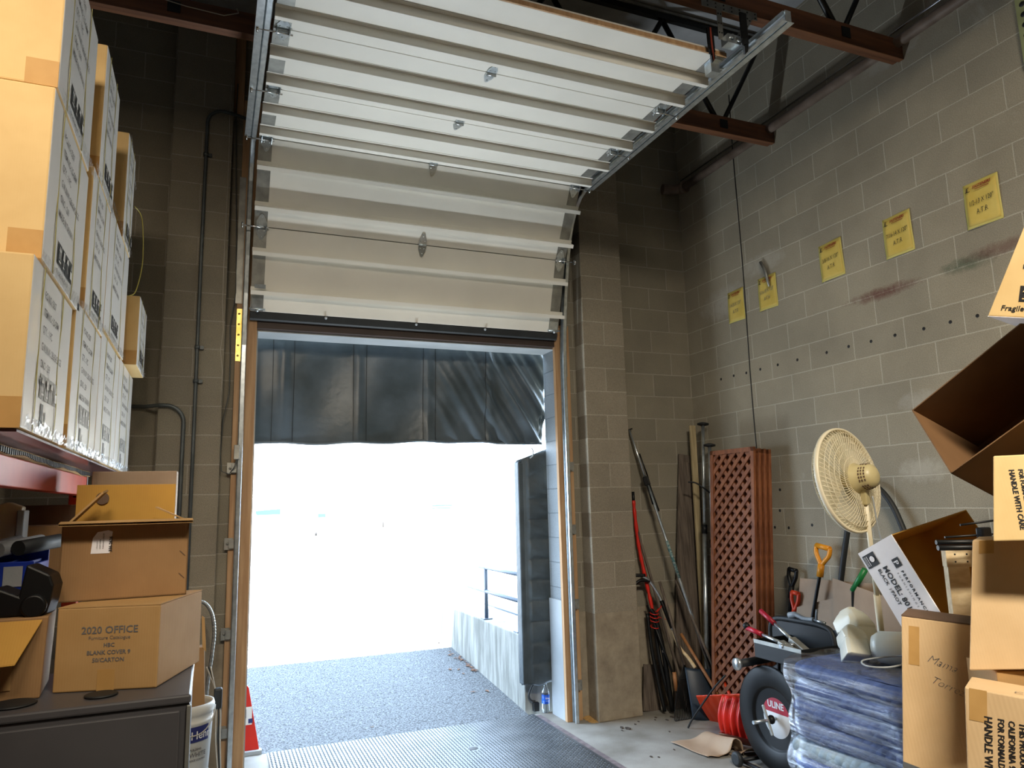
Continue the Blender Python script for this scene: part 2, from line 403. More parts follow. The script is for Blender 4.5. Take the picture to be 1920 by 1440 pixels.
M['rail_paint'] = pm('blue_grey_rail_paint', '4a5868', None, rough=.5)
# ------------------------------------------------------------------ camera
def cam():
    f, rx, ry, rz = 1363.23, .16131, .39338, .02522
    cy, sy = math.cos(ry), math.sin(ry)
    fw = V((sy*math.cos(rx), cy*math.cos(rx), math.sin(rx))); r = V((cy, -sy, 0)); d = fw.cross(r)
    r2 = r*math.cos(rz)+d*math.sin(rz); d2 = -r*math.sin(rz)+d*math.cos(rz)
    c = bpy.data.cameras.new('camera'); o = bpy.data.objects.new('camera', c); COL.objects.link(o)
    m = Matrix.Identity(4)
    for i in range(3): m[i][0] = r2[i]; m[i][1] = -d2[i]; m[i][2] = -fw[i]
    m[0][3], m[1][3], m[2][3] = -4.11835, -5.55584, 1.73528
    o.matrix_world = m; c.sensor_width = 36; c.lens = f/1920*36; c.clip_end = 300
    sc.camera = o
cam()

# ------------------------------------------------------------------ room shell
H = 5.52
mb = MB().box(-7.5, -3.845, 0, .23, 0, 6); mb.box(-1.40, .25, 0, .23, 0, 6); mb.box(-3.845, -1.40, 0, .23, 3.045, 6)
struct(mb.build('wall_front', M['cmu_front'], loc=(-2.6, 0, 0)), 'grey concrete block wall around the loading door', 'wall')
struct(MB().box(0, .25, -11, 0, 0, 6).build('wall_right', M['cmu_right'], loc=(0, -5, 0)), 'long grey concrete block wall carrying the yellow paper notes', 'wall')
struct(MB().box(-7.7, -7.5, -11, .23, 0, 6).build('wall_left', M['cmu_side'], loc=(-7.5, -5, 0)), 'block wall behind the pallet rack at far left', 'wall')
struct(MB().box(-7.7, .25, -11.2, -11, 0, 6).build('wall_back', M['cmu_side'], loc=(-3.5, -11, 0)), 'block wall behind the camera', 'wall')
mb = MB().box(-7.5, 0, -11, .23, -.25, 0); mb.box(-3.845, -1.36, .23, .29, -.25, 0)
struct(mb.build('floor', M['floor'], loc=(-3.5, -5, 0)), 'worn grey concrete warehouse floor', 'floor')
struct(MB().box(-7.7, .25, -11.2, .23, H, H+.2).build('ceiling', M['ceiling'], loc=(-3.5, -5, H)), 'pale foil lined roof deck above the wooden joists', 'ceiling')
o = MB().box(-1.209, -.803, -.165, 0, 0, H).build('pilaster', M['cmu_pilR'], loc=(-1, -.08, 0), bevel=.008)
o.name = 'trim_1'; struct(o, 'projecting block pilaster on a cast base, right of the loading door', 'pilaster')
o = MB().box(-4.470, -4.064, -.106, 0, 0, H).build('pilaster', M['cmu_pilL'], loc=(-4.27, -.05, 0), bevel=.008)
o.name = 'trim_2'; struct(o, 'projecting block pilaster left of the loading door, two conduits on it', 'pilaster')
def trim(n, bx, mat, lab, cat='trim', bev=.003):
    o = MB().box(*bx).build('trim_%d' % n, mat, bevel=bev); struct(o, lab, cat); return o
trim(3, (-1.425, -1.285, -.04, 0, 0, 3.24), M['wood_jamb'], 'brown wooden jamb board right of the loading opening')
trim(4, (-3.99, -3.845, -.04, 0, 0, 4.83), M['wood_jamb'], 'tall brown wooden jamb board left of the loading opening')
trim(5, (-3.845, -1.425, -.04, 0, 3.045, 3.24), M['wood_shaded'], 'wooden header board toned as if shaded, over the loading opening')
trim(6, (-3.845, -1.40, 0.0, .235, 3.03, 3.045), M['white_paint'], 'pale painted lining under the door header', bev=0)
trim(7, (-1.41, -1.40, -.02, .235, 0, 3.03), M['cmu_white'], 'white painted block reveal at the right of the opening', bev=0)
trim(8, (-3.845, -3.835, 0, .235, 0, 3.03), M['white_paint'], 'pale painted reveal at the left of the opening', bev=0)
trim(9, (-4.07, -3.99, -.035, 0, 4.70, 5.5), M['wood_jamb'], 'short upright wooden stud above the left jamb board')
trim(10, (-1.425, -1.41, .0, .235, 0, .93), M['white_paint'], 'pale painted plate at the foot of the right reveal', bev=.002)
# control joint in the right wall
mb = MB(); mb.tube([(-.001, -.815+.006*math.sin(z*3), z) for z in [i*.25 for i in range(1, 22)]], .0055, 5)
struct(mb.build('trim_11', M['ink']), 'dark vertical control joint running up the right wall', 'joint')

# ------------------------------------------------------------------ roof joists
def truss(y, x0, x1, lab, first=False):
    r = root('roof_truss', ((x0+x1)/2, y, 4.55), lab, 'roof truss', 'wood and steel joists under the roof')
    for k, (dy, nm) in enumerate(((-.042, 'bottom_chord'), (.004, 'bottom_chord'))):
        MB().box(x0, x1, y+dy, y+dy+.038, 4.55 if k == 0 else 4.56, 4.69).build('bottom_chord', M['wood_beam'], r, bevel=.003)
    MB().box(x0, x1, y-.02, y+.02, 5.43, 5.48).build('top_chord', M['black_steel'], r, bevel=.003)
    MB().box(x0, x1, y-.03, y+.03, 5.48, 5.50).build('nailing_strip', M['galv_dull'], r)
    x = x1-.50; up = False; stp = .49; k = 0
    MB().tube([(x, y, 4.62), (x+.47, y, 5.44)], .019, 8).build('web_tube', M['black_steel'], r)
    while x-stp > x0:
        a = V((x, y, 4.62)); b = V((x-stp, y, 5.43))
        if up: a = V((x, y, 5.43)); b = V((x-stp, y, 4.62))
        MB().tube([a, b], .021, 8).build('web_tube', M['black_steel'], r)
        if not up: MB().box(x-.035, x+.035, y-.047, y+.047, 4.59, 4.66).build('pin_plate', M['black_steel'], r)
        x -= stp; up = not up
    return r
truss(-1.265, -7.5, 0, 'wooden joist with black tube webs, nearest the door wall')
truss(-2.465, -7.5, 0, 'wooden joist with black tube webs carrying the end of the door track')
truss(-3.685, -7.5, 0, 'wooden joist with black tube webs behind the track end, above the notes')
# ledger and pipe along the right wall
mb = MB(); mb.tube([(-.05, -.1, 4.66), (-.05, -6.5, 4.66)], .036, 14)
r_ = tag(mb.build('wall_pipe', M['pipe']), 'brown pipe running along the top of the right wall under the joists', 'pipe')
mb = MB(); mb.tube([(-.06, -.12, 4.735), (-.06, -6.5, 4.735)], .007, 8)
tag(mb.build('thin_conduit', M['chrome']), 'thin bright steel line above the brown pipe on the right wall', 'conduit')
mb = MB(); mb.tube([(-.05, -.14, 4.66), (-.10, -.07, 4.66), (-.22, -.045, 4.66)], .05, 12); mb.tube([(-.05, -.17, 4.66), (-.05, -.11, 4.66)], .058, 12)
mb.build('pipe_elbow', M['pipe'], None).name = 'pipe_elbow'
e = bpy.data.objects['pipe_elbow']; e.parent = r_; e.location = V(e['_b'])-V(r_['_b'])

# ------------------------------------------------------------------ overhead sectional door
xL, xR = -3.90, -1.42
P = [(-.10, 3.155), (-.285, 3.735), (-.605, 4.262), (-1.225, 4.274), (-1.835, 4.274), (-2.45, 4.274)]
door = root('door_1', (-2.66, -.6, 3.1), 'white sectional overhead door rolled up along the ceiling', 'door', kind='structure')
def S(i, s, n, x):
    (y0, z0), (y1, z1) = P[i], P[i+1]; L = math.hypot(y1-y0, z1-z0); ty, tz = (y1-y0)/L, (z1-z0)/L
    return V((x, y0+ty*s-tz*n, z0+tz*s+ty*n))
for i in range(5):
    (y0, z0), (y1, z1) = P[i], P[i+1]; L = math.hypot(y1-y0, z1-z0); t = V((0, (y1-y0)/L, (z1-z0)/L)); n = V((0, -t.z, t.y))
    O = V((xL, y0, z0))+t*.002
    sec = MB().para(O, (xR-xL, 0, 0), t*(L-.004), -n*.045).build('door_section', M['panel'], door, bevel=.004)
    for s in ((.15, .43) if i < 4 else (.17, .41)):
        c = V((xL-.005, y0, z0))+t*s; W = V((xR-xL+.03, 0, 0))
        mb = MB().para(c, W, t*.004, n*.054); mb.para(c+n*.052-t*.026, W, t*.029, n*.0035); mb.para(c, W, t*.03, n*.003)
        mb.build('strut', M['panel'], sec)
    for xe in (xL, xR-.088):
        mb = MB().para(V((xe, y0, z0))+t*.004+n*.0005, (.088, 0, 0), t*(L-.008), n*.0018)
        for q in (.06, .10, L-.1, L-.06, L/2):
            for dx in (.02, .06):
                mb.lathe([(0.0, .003), (.0035, .003), (.004, .0015)], V((xe+dx, y0, z0))+t*q, n, 8)
        mb.build('end_stile', M['galv_dull'], sec)
# top edge rail
c = S(4, .612, .0, xL); sec_t = MB().para(c, (xR-xL, 0, 0), (0, -.010, 0), (0, 0, .026)).build('top_rail', M['wood_jamb'], door)
def hinge(i, x, w, end=0):
    y, z = P[i]; (a, b), (c_, d) = P[i-1], P[i]; L = math.hypot(c_-a, d-b); t0 = V((0, (c_-a)/L, (d-b)/L)); n0 = V((0, -t0.z, t0.y))
    (a, b), (c_, d) = P[i], P[i+1]; L = math.hypot(c_-a, d-b); t1 = V((0, (c_-a)/L, (d-b)/L)); n1 = V((0, -t1.z, t1.y))
    O = V((x, y, z)); X = V((1, 0, 0)); mb = MB()
    for t, n in ((-t0, n0), (t1, n1)):
        mb.prism([O+X*u+t*s+n*.0035 for u, s in ((-w, .006), (w, .006), (w, .038), (w*.35, .085), (0, .094), (-w*.35, .085), (-w, .038))], n*.0025)
        for u, s in ((0, .07), (-w*.5, .028), (w*.5, .028)): mb.lathe([(0, .0045), (.005, .0045), (.006, 0)], O+X*u+t*s+n*.005, n, 8)
    n = (n0+n1).normalized()
    mb.tube([O+X*(-w*1.05)+n*.011, O+X*(w*1.05)+n*.011], .0085, 10)
    hg = mb.build('hinge', M['galv'], door)
    if end:
        m2 = MB()
        for dx in (-w*.9, w*.9): m2.para(O+X*(dx-.0015)+n*.004-t0*.02, X*.003, (t0+t1).normalized()*.045, n*.032)
        m2.build('roller_bracket', M['galv'], hg)
        q = O+n*.028; xe = x+end*(.13)
        m3 = MB().tube([q+X*(-end*.05), V((xe-end*.005, q.y, q.z))], .0055, 8); m3.lathe([(.012, 0), (.022, .002), (.022, .012), (.012, .014)], V((xe-.007, q.y, q.z)), (1, 0, 0), 16)
        m3.build('roller', M['chrome'], hg)
for i in (1, 2, 3, 4):
    hinge(i, -2.66, .030); hinge(i, xL+.05, .036, -1); hinge(i, xR-.05, .036, 1)
# bottom fixtures, seal
t = V((0, P[1][0]-P[0][0], P[1][1]-P[0][1])).normalized(); n = V((0, -t.z, t.y))
seal = MB().para(V((xL, P[0][0], P[0][1]))-t*.052, (xR-xL, 0, 0), t*.05, -n*.045)
seal.grid(lambda u, v: V((xL+(xR-xL)*u, P[0][0], P[0][1]))-t*.052-n*(.045*v)-t*(.016*math.sin(v*PI)), 1, 6).build('bottom_seal', M['rubber'], door, bevel=.003)
for xx in (-3.36, -2.66, -2.08): MB().lathe([(0, .010), (.008, .008), (.011, 0)], V((xx, P[0][0], P[0][1]))-t*.012+n*.002, n, 12).build('bolt', M['white_paint'], door)
for xe, e in ((xL+.01, -1), (xR-.085, 1)):
    mb = MB().para(V((xe, P[0][0], P[0][1]))+n*.003+t*.012, (.075, 0, 0), t*.085, n*.0025)
    q = V((xe+.037, P[0][0], P[0][1]))+n*.02+t*.02
    mb.tube([q-V((.055, 0, 0)), q+V((.055, 0, 0))], .007, 8); mb.lathe([(0, .02), (.01, .018), (.012, 0)], q-V((0, .0, .012)), n, 10)
    mb.build('corner_bracket', M['galv'], door)
mb = MB().para(V((xL+.02, P[0][0], P[0][1]))+n*.07+t*.17, (.075, 0, 0), t*.03, n*.003); mb.build('cable_plate', M['galv'], door)
# top roller carriers
for xe, e in ((xL+.045, -1), (xR-.045, 1)):
    c = S(4, .5, 0, xe); mb = MB().box(xe-.04, xe+.04, c.y-.09, c.y+.05, 4.27, 4.287); mb.box(xe-.03, xe+.03, c.y-.07, c.y-.01, 4.20, 4.27)
    mb.tube([(xe, c.y-.04, 4.235), (xe+e*.11, c.y-.04, 4.262)], .0055, 8); mb.build('top_bracket', M['galv'], door)

# ------------------------------------------------------------------ door tracks
path = [(-.075, .0), (-.075, 1.5), (-.08, 2.9), (-.118, 3.28), (-.165, 3.55), (-.222, 3.80), (-.27, 3.95), (-.325, 4.06), (-.40, 4.165), (-.49, 4.235), (-.58, 4.264), (-.68, 4.272), (-1.5, 4.272), (-2.87, 4.272)]
def sweep(mb, prof, closed=False):
    n = len(path); k = len(prof); b = len(mb.v)
    for i, (y, z) in enumerate(path):
        y0, z0 = path[max(i-1, 0)]; y1, z1 = path[min(i+1, n-1)]; L = math.hypot(y1-y0, z1-z0); ty, tz = (y1-y0)/L, (z1-z0)/L
        for (x, h) in prof: mb.v.append(V((x, y-tz*h, z+ty*h)))
    for i in range(n-1):
        for j in range(k-1):
            mb.f.append([b+i*k+j, b+i*k+j+1, b+(i+1)*k+j+1, b+(i+1)*k+j]); mb.m.append(0); mb.sm.append(False)
def track(xw, e, lab, nm):
    r = root('door_track', (xw, -.6, 0), lab, 'door track', 'door tracks')
    mb = MB(); sweep(mb, [(xw-e*.034, .016), (xw-e*.030, .026), (xw-e*.006, .027), (xw, .020), (xw, -.020), (xw-e*.006, -.027), (xw-e*.034, -.026)])
    mb.build('rail', M['galv'], r, solid=.0022)
    mb = MB().box(min(xw, xw+e*.042), max(xw, xw+e*.042), -2.87, -.62, 4.243, 4.2455); mb.box(xw if e > 0 else xw-.003, xw+.003 if e > 0 else xw, -2.87, -.62, 4.243, 4.30)
    mb.build('reinforcing_angle', M['galv'], r)
    mb = MB().box(min(xw-e*.02, xw+e*.02), max(xw-e*.02, xw+e*.02), -2.874, -2.868, 4.24, 4.305); mb.build('end_cap', M['galv'], r)
    for zz in (.27, .9, 1.5, 2.02):
        c = xw+e*.035; mb = MB().box(c-.028, c+.028, -.045, -.041, zz-.04, zz+.04); mb.box(min(xw, c), max(xw, c), -.075, -.043, zz-.03, zz+.03)
        mb.lathe([(0, .006), (.008, .005), (.009, 0)], (c+e*.008, -.045, zz), (0, -1, 0), 8); mb.build('track_bracket', M['galv_dull'], r)
    # wall angle
    c = xw+e*.004
    mb = MB().box(min(c, c+e*.045), max(c, c+e*.045), -.046, -.041, 3.22, 4.2); mb.build('wall_angle', M['galv_dull'], r)
    mb = MB().box(min(c-e*.004, c+e*.032), max(c-e*.004, c+e*.032), -.046, -.0415, 2.79, 3.18)
    for k in range(5): mb.lathe([(0, .004), (.007, .003), (.008, 0)], (c+e*.016, -.046, 2.83+k*.078), (0, -1, 0), 8)
    mb.build('flat_bracket', M['brass_strip'] if e < 0 else M['galv_dull'], r)
    return r
tl = track(-3.952, -1, 'galvanised door track left of the overhead door, bending back along the ceiling', 'l')
tr = track(-1.348, 1, 'galvanised door track right of the overhead door, its cut end near the joist', 'r')
# perforated hanger angles and leaf bumpers on the right track
def punched(p, q, w, nrm, name, par, mat):
    p, q = V(p), V(q); d = (q-p).normalized(); nn = V(nrm).normalized(); s = d.cross(nn).normalized()
    mb = MB().para(p-s*w/2, s*w, q-p, nn*.003, 0); L = (q-p).length; k = int(L/.028)
    for i in range(k):
        for u in (-.25, .25):
            if (i+int(u*4)) % 2: continue
            c = p+d*(i+.5)*L/k+s*w*u
            mb.lathe([(0, .0008), (.006, .0008), (.006, 0)], c+nn*.003, nn, 6, 1); mb.lathe([(0, .0008), (.006, .0008), (.006, 0)], c, -nn, 6, 1)
    return mb.build(name, [mat, M['ink']], par)
punched((-1.62, -2.51, 4.545), (-1.22, -2.51, 4.545), .05, (0, -1, 0), 'perforated_hanger', tr, M['galv_dull'])
punched((-1.50, -2.512, 4.54), (-1.50, -2.512, 4.33), .035, (0, -1, 0), 'perforated_hanger', tr, M['galv_dull'])
punched((-1.27, -2.512, 4.54), (-1.42, -2.56, 4.31), .04, (0, -1, 0), 'perforated_hanger', tr, M['galv_dull'])
mb = MB().box(-1.49, -1.40, -2.56, -2.50, 4.29, 4.345); mb.lathe([(.012, 0), (.012, .02)], (-1.47, -2.56, 4.32), (0, -1, 0), 12); mb.lathe([(.012, 0), (.012, .02)], (-1.42, -2.56, 4.31), (0, -1, 0), 12)
mb.build('hanger_clamp', M['galv'], tr)
for k, (x, y, ln, red) in enumerate(((-1.565, -2.50, .16, 1), (-1.435, -2.63, .20, 0))):
    r = root('leaf_bumper', (x, y, 4.25), ('black strap bumper with a red stripe, standing at the door end of the right track' if red else 'plain black strap bumper nearest the cut end of the right track'), 'bumper')
    pts = [(x+.05*math.exp(-s*7)+.0, y+.05*math.exp(-s*8), 4.235+s*ln) for s in [i/8 for i in range(9)]]
    mb = MB()
    for i in range(8):
        a, b = V(pts[i]), V(pts[i+1]); mb.bar(a, b+(b-a)*.05, .044, .010, (0, 1, 0))
    mb.build('strap', M['black_plastic'], r)
    if red:
        mb = MB()
        for i in range(8): a, b = V(pts[i])-V((0, .0065, 0)), V(pts[i+1])-V((0, .0065, 0)); mb.bar(a, b+(b-a)*.05, .010, .004, (0, 1, 0))
        mb.build('red_stripe', pm('dull_red', '8c3a2a', None, rough=.5), r)
# diagonal brace from the right track to the joist

# sensor box and loose cable on the left jamb
r = root('sensor_box', (-3.955, -.1, 2.10), 'small grey sensor box on the left door track with a looping cable', 'sensor')
MB().box(-3.975, -3.938, -.125, -.095, 2.08, 2.18).build('housing', M['galv_dull'], r, bevel=.003)
MB().tube([(-3.957, -.11, 2.08), (-3.965, -.10, 2.03), (-4.0, -.06, 1.98), (-4.05, -.05, 2.0), (-4.062, -.05, 2.12), (-4.055, -.05, 2.35), (-4.02, -.05, 2.55), (-4.02, -.03, 2.8), (-4.03, -.03, 3.05), (-4.0, -.045, 3.3), (-4.01, -.045, 3.7), (-4.03, -.045, 4.2), (-4.045, -.045, 4.7), (-4.04, -.045, 4.95)], .0035, 6).build('cable', M['conduit'], r)

# conduits on the left pilaster
def conduit(pts, rad, lab, mat, clips=()):
    mb = MB(); mb.tube(pts, rad, 10)
    for c in clips:
        c = V(c); mb.tube([c-V((0, 0, .012)), c+V((0, 0, .012))], rad*1.5, 10); mb.box(c.x+rad, c.x+rad+.03, c.y, c.y+.004+rad, c.z-.012, c.z+.012)
    return tag(mb.build('conduit', mat), lab, 'conduit', 'conduits on the door wall')
yc = -.128
conduit([(-3.93, -.065, 4.655), (-4.03, -.10, 4.66), (-4.13, yc, 4.66)]+[(-4.13-.11*math.sin(a), yc, 4.55+.11*math.cos(a)) for a in [PI*k/16 for k in range(1, 9)]]+[(-4.243, yc, 3.5), (-4.238, yc, 2.2), (-4.238, yc, .3)], .0125,
        'long dark conduit bending over at the top and running down the left pilaster', M['conduit'], [(-4.241, yc, 4.3), (-4.24, yc, 2.86), (-4.24, yc, 2.62)])
conduit([(-5.6, -.03, 2.445), (-4.56, -.03, 2.445), (-4.46, yc, 2.445), (-4.42, yc, 2.445)]+[(-4.42+.115*math.sin(a), yc, 2.33+.115*math.cos(a)) for a in [PI*k/16 for k in range(1, 9)]]+[(-4.305, yc, 1.8), (-4.305, yc, .3)], .0135,
        'dark conduit coming from the left wall and turning down beside the longer one', M['conduit'])
# thin white wire on the pilaster and beam
mb = MB().tube([(-4.085, -.11, 4.9), (-4.09, -.112, 4.6), (-4.083, -.112, 4.3), (-4.085, -.112, 4.0), (-4.09, -.112, 3.6), (-4.088, -.112, 3.2), (-4.075, -.112, 3.0), (-4.09, -.112, 2.85), (-4.07, -.112, 2.7), (-4.075, -.112, 2.45)], .0022, 5)
tag(mb.build('loose_wire', M['white_wire']), 'thin pale wire hanging down the edge of the left pilaster', 'wire')
mb = MB().tube([(-5.2, -1.32, 4.66), (-4.9, -1.32, 4.665), (-4.6, -1.325, 4.66), (-4.35, -1.325, 4.632), (-4.15, -1.325, 4.625), (-4.07, -1.325, 4.66), (-4.08, -1.32, 4.69)], .003, 5)
tag(mb.build('loose_wire', M['white_wire']), 'thin pale wire sagging along the left end of the joist', 'wire')
# flexible metal hose
mb = MB(); pts = [V((-4.30, -.35, .95)), V((-4.26, -.34, 1.08)), V((-4.20, -.33, 1.15)), V((-4.13, -.32, 1.15)), V((-4.08, -.31, 1.08)), V((-4.06, -.3, .96)), V((-4.07, -.3, .8)), V((-4.09, -.3, .6)), V((-4.10, -.3, .3)), V((-4.1, -.3, .02))]
def smooth_pts(pts, k=6):
    out = []; n = len(pts); pts = [V(p) for p in pts]
    for i in range(n-1):
        p0, p1, p2, p3 = pts[max(i-1, 0)], pts[i], pts[i+1], pts[min(i+2, n-1)]
        for j in range(k):
            t = j/k; out.append(.5*((2*p1)+(p2-p0)*t+(2*p0-5*p1+4*p2-p3)*t*t+(3*p1-p0-3*p2+p3)*t**3))
    return out+[pts[-1]]
sp = smooth_pts(pts, 14); mb.tube(sp, [.0105+.0022*(i % 2) for i in range(len(sp))], 9, smooth=False)
tag(mb.build('flexible_conduit', M['galv_dull']), 'ribbed flexible metal conduit arching behind the stacked cartons', 'conduit')

# anchor holes in the right wall, kept as pitted marks of the wall itself
mb = MB()
for y, z in [(-.43, 2.758), (-.60, 2.76), (-.76, 2.757), (-.93, 2.757), (-1.13, 2.757), (-1.34, 2.757), (-1.63, 2.756), (-1.83, 2.759), (-2.02, 2.755), (-2.21, 2.755), (-2.42, 2.75), (-2.60, 2.75), (-2.77, 2.746), (-.95, 1.49), (-1.10, 1.49), (-1.34, 1.515), (-2.36, 1.47), (-1.04, 1.78), (-1.02, 1.62)]:
    mb.lathe([(0, .001), (.011, .001), (.012, 0)], (0, y, z), (-1, 0, 0), 8)
struct(mb.build('trim_12', M['ink']), 'row of dark anchor holes drilled across the right wall', 'holes')

# ------------------------------------------------------------------ outside
def gz(y): return -.04+.0905*y if y < 6.6 else (.557+.045*(1-math.exp(-(y-6.6)*2)))
mb = MB().grid(lambda u, v: (-14+u*12.4, .28+(v**2)*34, gz(.28+(v**2)*34)), 2, 60, smooth=True)
tag(mb.build('driveway', M['asphalt'], loc=(-4, 5, 0)), 'grey asphalt driveway rising away from the loading door', 'driveway', kind='structure')
mb = MB().box(-1.42, 30, .24, 34.3, .3, .58); tag(mb.build('sidewalk', M['concrete'], loc=(2, 5, 0)), 'raised concrete walk behind the retaining wall', 'walkway', kind='structure')
mb = MB().box(-60, 60, 34.3, 90, .1, .6); tag(mb.build('street', M['concrete'], loc=(0, 60, .1)), 'far sunlit street in front of the buildings', 'street', kind='structure')
mb = MB().box(-1.60, -1.42, .40, 7.2, -.1, .605); mb.box(-1.42, -1.15, .40, .55, -.1, .605); tag(mb.build('retaining_wall', M['concrete'], loc=(-1.5, 3, 0), bevel=.01), 'low streaked concrete retaining wall right of the driveway', 'wall', kind='structure')
r = root('handrail', (-1.545, 1.2, .605), 'blue grey pipe handrail on top of the retaining wall', 'handrail')
for y in (.60, 1.45):
    p_ = MB().tube([(-1.545, y, .605), (-1.545, y, 1.10)], .019, 12).build('post', M['rail_paint'], r)
    MB().box(-1.59, -1.50, y-.045, y+.045, .605, .615).build('base_plate', M['rail_paint'], p_)
MB().tube([(-1.545, .30, 1.10), (-1.545, 1.62, 1.10)], .019, 12).build('top_rail', M['rail_paint'], r)
MB().tube([(-1.545, .30, .87), (-1.545, 2.0, .87)], .019, 12).build('middle_rail', M['rail_paint'], r)
MB().tube([(-1.40, .30, .69), (-1.40, 3.0, .69)], .008, 8).build('lower_rail', M['rail_paint'], r)
# distant buildings
b = root('building', (0, 34, .6), 'pale distant building with a teal awning seen through the glare', 'building')
MB().box(-14, 6, 34.5, 44, .6, 5.5).build('wall', M['stucco'], b)
MB().prism([(-2.05, 33.9, 1.62), (-.75, 33.9, 1.70), (-.75, 33.9, 1.42), (-1.85, 33.9, 1.42)], (0, .6, 0)).build('awning', M['teal'], b)
MB().bar((-2.1, 33.9, 2.35), (-1.35, 33.9, 1.95), .06, .1).build('eave', M['galv_dull'], b)
MB().box(-2.1, -1.95, 33.8, 33.9, 1.1, 1.7).build('downpipe', M['galv_dull'], b)
MB().box(1.2, 1.6, 34.45, 34.5, 1.2, 1.4).build('window', M['teal'], b)
b = root('building', (18, 34, .6), 'second pale distant building with thin blue stripes, right of the teal awning', 'building')
MB().box(7, 40, 35, 44, .6, 4.5).build('wall', M['stucco'], b)
MB().box(7.6, 8.8, 34.95, 35, 1.62, 1.70).build('stripe', M['teal'], b)
MB().box(7.6, 8.7, 34.95, 35, 1.48, 1.54).build('stripe', M['teal'], b)
tag(MB().tube([(-.12, 25, .6), (-.12, 25, .82)], .05, 8).build('bollard', M['ink']), 'small dark bollard far out below the teal awning', 'bollard')
tag(MB().tube([(4.35, 33, .6), (4.35, 33, 1.1)], .04, 8).build('bollard', M['ink']), 'thin dark post far out, right of the first bollard', 'bollard')
tag(MB().bar((4.5, 24, .62), (9.9, 24, .66), .05, .05).build('curb', M['galv_dull']), 'thin dark curb line far across the driveway', 'curb')
# dry leaves along the wall foot
leafm = MB()
def leaf_at(x, y, z, a, s, tilt):
    ca, sa = math.cos(a), math.sin(a)
    sh = [(-1, 0, 0), (-.45, .35, .1), (-.1, .25, .04), (.2, .5, .12), (.45, .2, .05), (1, 0, .1), (.45, -.25, .06), (.15, -.45, .14), (-.1, -.22, .05), (-.5, -.3, .1)]
    mb = MB(); pts = [V((x+s*(u*ca-v*sa), y+s*(u*sa+v*ca), z+.006+s*w*tilt)) for u, v, w in sh]
    mb.prism(pts, (0, 0, .0012)); return mb.build('dry_leaf', M['leaf'])
for k in range(34):
    t_ = random.random()**1.3; y = 1.55+1.3*t_ if k < 28 else .9+random.random()*.8
    x = -1.625-random.random()*(.04+.22*max(0, t_-.2)) if k < 28 else -1.64-random.random()*.25
    o = leaf_at(x, y, gz(y), random.random()*6.28, .02+.018*random.random(), .5+random.random())
    tag(o, 'small dry brown leaf on the asphalt along the foot of the retaining wall', 'leaf', 'dry leaves by the retaining wall')
mb = None

# tread plate
r = root('dock_plate', (-2.62, -.9, 0), 'steel tread plate set in the floor at the loading opening, one round hole', 'dock plate')
mb = MB().box(-3.671, -1.582, -2.4, .27, -.02, .010)
nx, ny = 82, 60
for i in range(nx):
    for j in range(ny):
        x = -3.655+i*.0252; y = .255-j*.0252; a = .7 if (i+j) % 2 else -.7
        if (x+2.313)**2+(y+.31)**2 < .0022: continue
        ca, sa = math.cos(a)*.0105, math.sin(a)*.0105; cb, sb = -math.sin(a)*.0046, math.cos(a)*.0046
        c = V((x, y, .010))
        mb.add([c+V((-ca, -sa, 0)), c+V((-cb, -sb, 0)), c+V((ca, sa, 0)), c+V((cb, sb, 0)), c+V((0, 0, .0046))], [(0, 1, 4), (1, 2, 4), (2, 3, 4), (3, 0, 4)])
mb.build('plate', M['plate'], r)
MB().lathe([(0, .0006), (.036, .0006), (.037, 0)], (-2.313, -.31, .0105), (0, 0, 1), 24).build('hole', M['ink'], r)
MB().box(-1.582, -1.53, -2.4, .24, -.02, .004).build('edge_angle', pm('purple_grey_steel', '6a5f62', '857a7c', 20, .6, metal=.2), r)

# dock seal
def head(u, v):
    x = -4.02+u*2.66; z = 3.10-v*.865
    if u > .985: x -= .05*max(0, v-.35)
    d = .012*math.sin(u*23+v*3)+.010*math.sin(u*9-v*5)
    w = max(0, (u-.55)/.45)
    ph = (x*1.0+z*.62)*26
    d += .022*w*math.sin(ph)*(.4+v)+.010*w*math.sin(ph*2.3+1)
    for uc in (.15, .37, .59, .80): d -= .014*math.exp(-((u-uc)/.012)**2)
    z += -.012*math.sin(u*7)-.006*math.sin(u*31)*v
    return (x, .31+d+.03*v, z)
r = root('dock_seal', (-2.7, .3, 2.2), 'black vinyl dock seal curtain hanging across the top of the opening', 'dock seal')
MB().grid(head, 150, 60).build('curtain', M['vinyl'], r, solid=.004)
mb = MB()
for uc in (.12, .18, .355, .395, .575, .615, .785): mb.tube([V(head(uc, v/14))-V((0, .006, 0)) for v in range(15)], .0022, 5)
mb.build('seam', M['rubber'], r)
MB().tube([V(head(u/40, 1))+V((0, 0, .012)) for u in range(41)], .011, 8).build('hem', M['vinyl'], r)
r = root('dock_pad', (-1.53, .3, .22), 'tall pleated black vinyl dock pad hanging right of the opening', 'dock pad')
def padf(u, v):
    x = -1.665+u*.285; z = .235+v*1.86 + (.10*u*v if v > .9 else 0)
    pl = 0 if u < .27 else .024*abs(math.sin(v*PI*11))**.4+.005*math.sin(v*60+u*7)
    return (x, .262-pl*.9+(.05*(1-u/.27)**2 if u < .27 else 0), z-.02*(u < .05)*0+.01*math.sin(u*9)*(v < .01))
MB().grid(padf, 24, 150).build('pleated_face', M['vinyl_pad'], r, solid=.003)
mb = MB().para((-1.665, .27, .24), (.283, 0, 0), (0, .10, 0), (0, 0, 1.84)); mb.prism([(-1.665, .27, 2.08), (-1.382, .27, 2.08), (-1.382, .27, 2.19)], (0, .1, 0))
mb.build('foam_body', M['vinyl_pad'], r, bevel=.012)
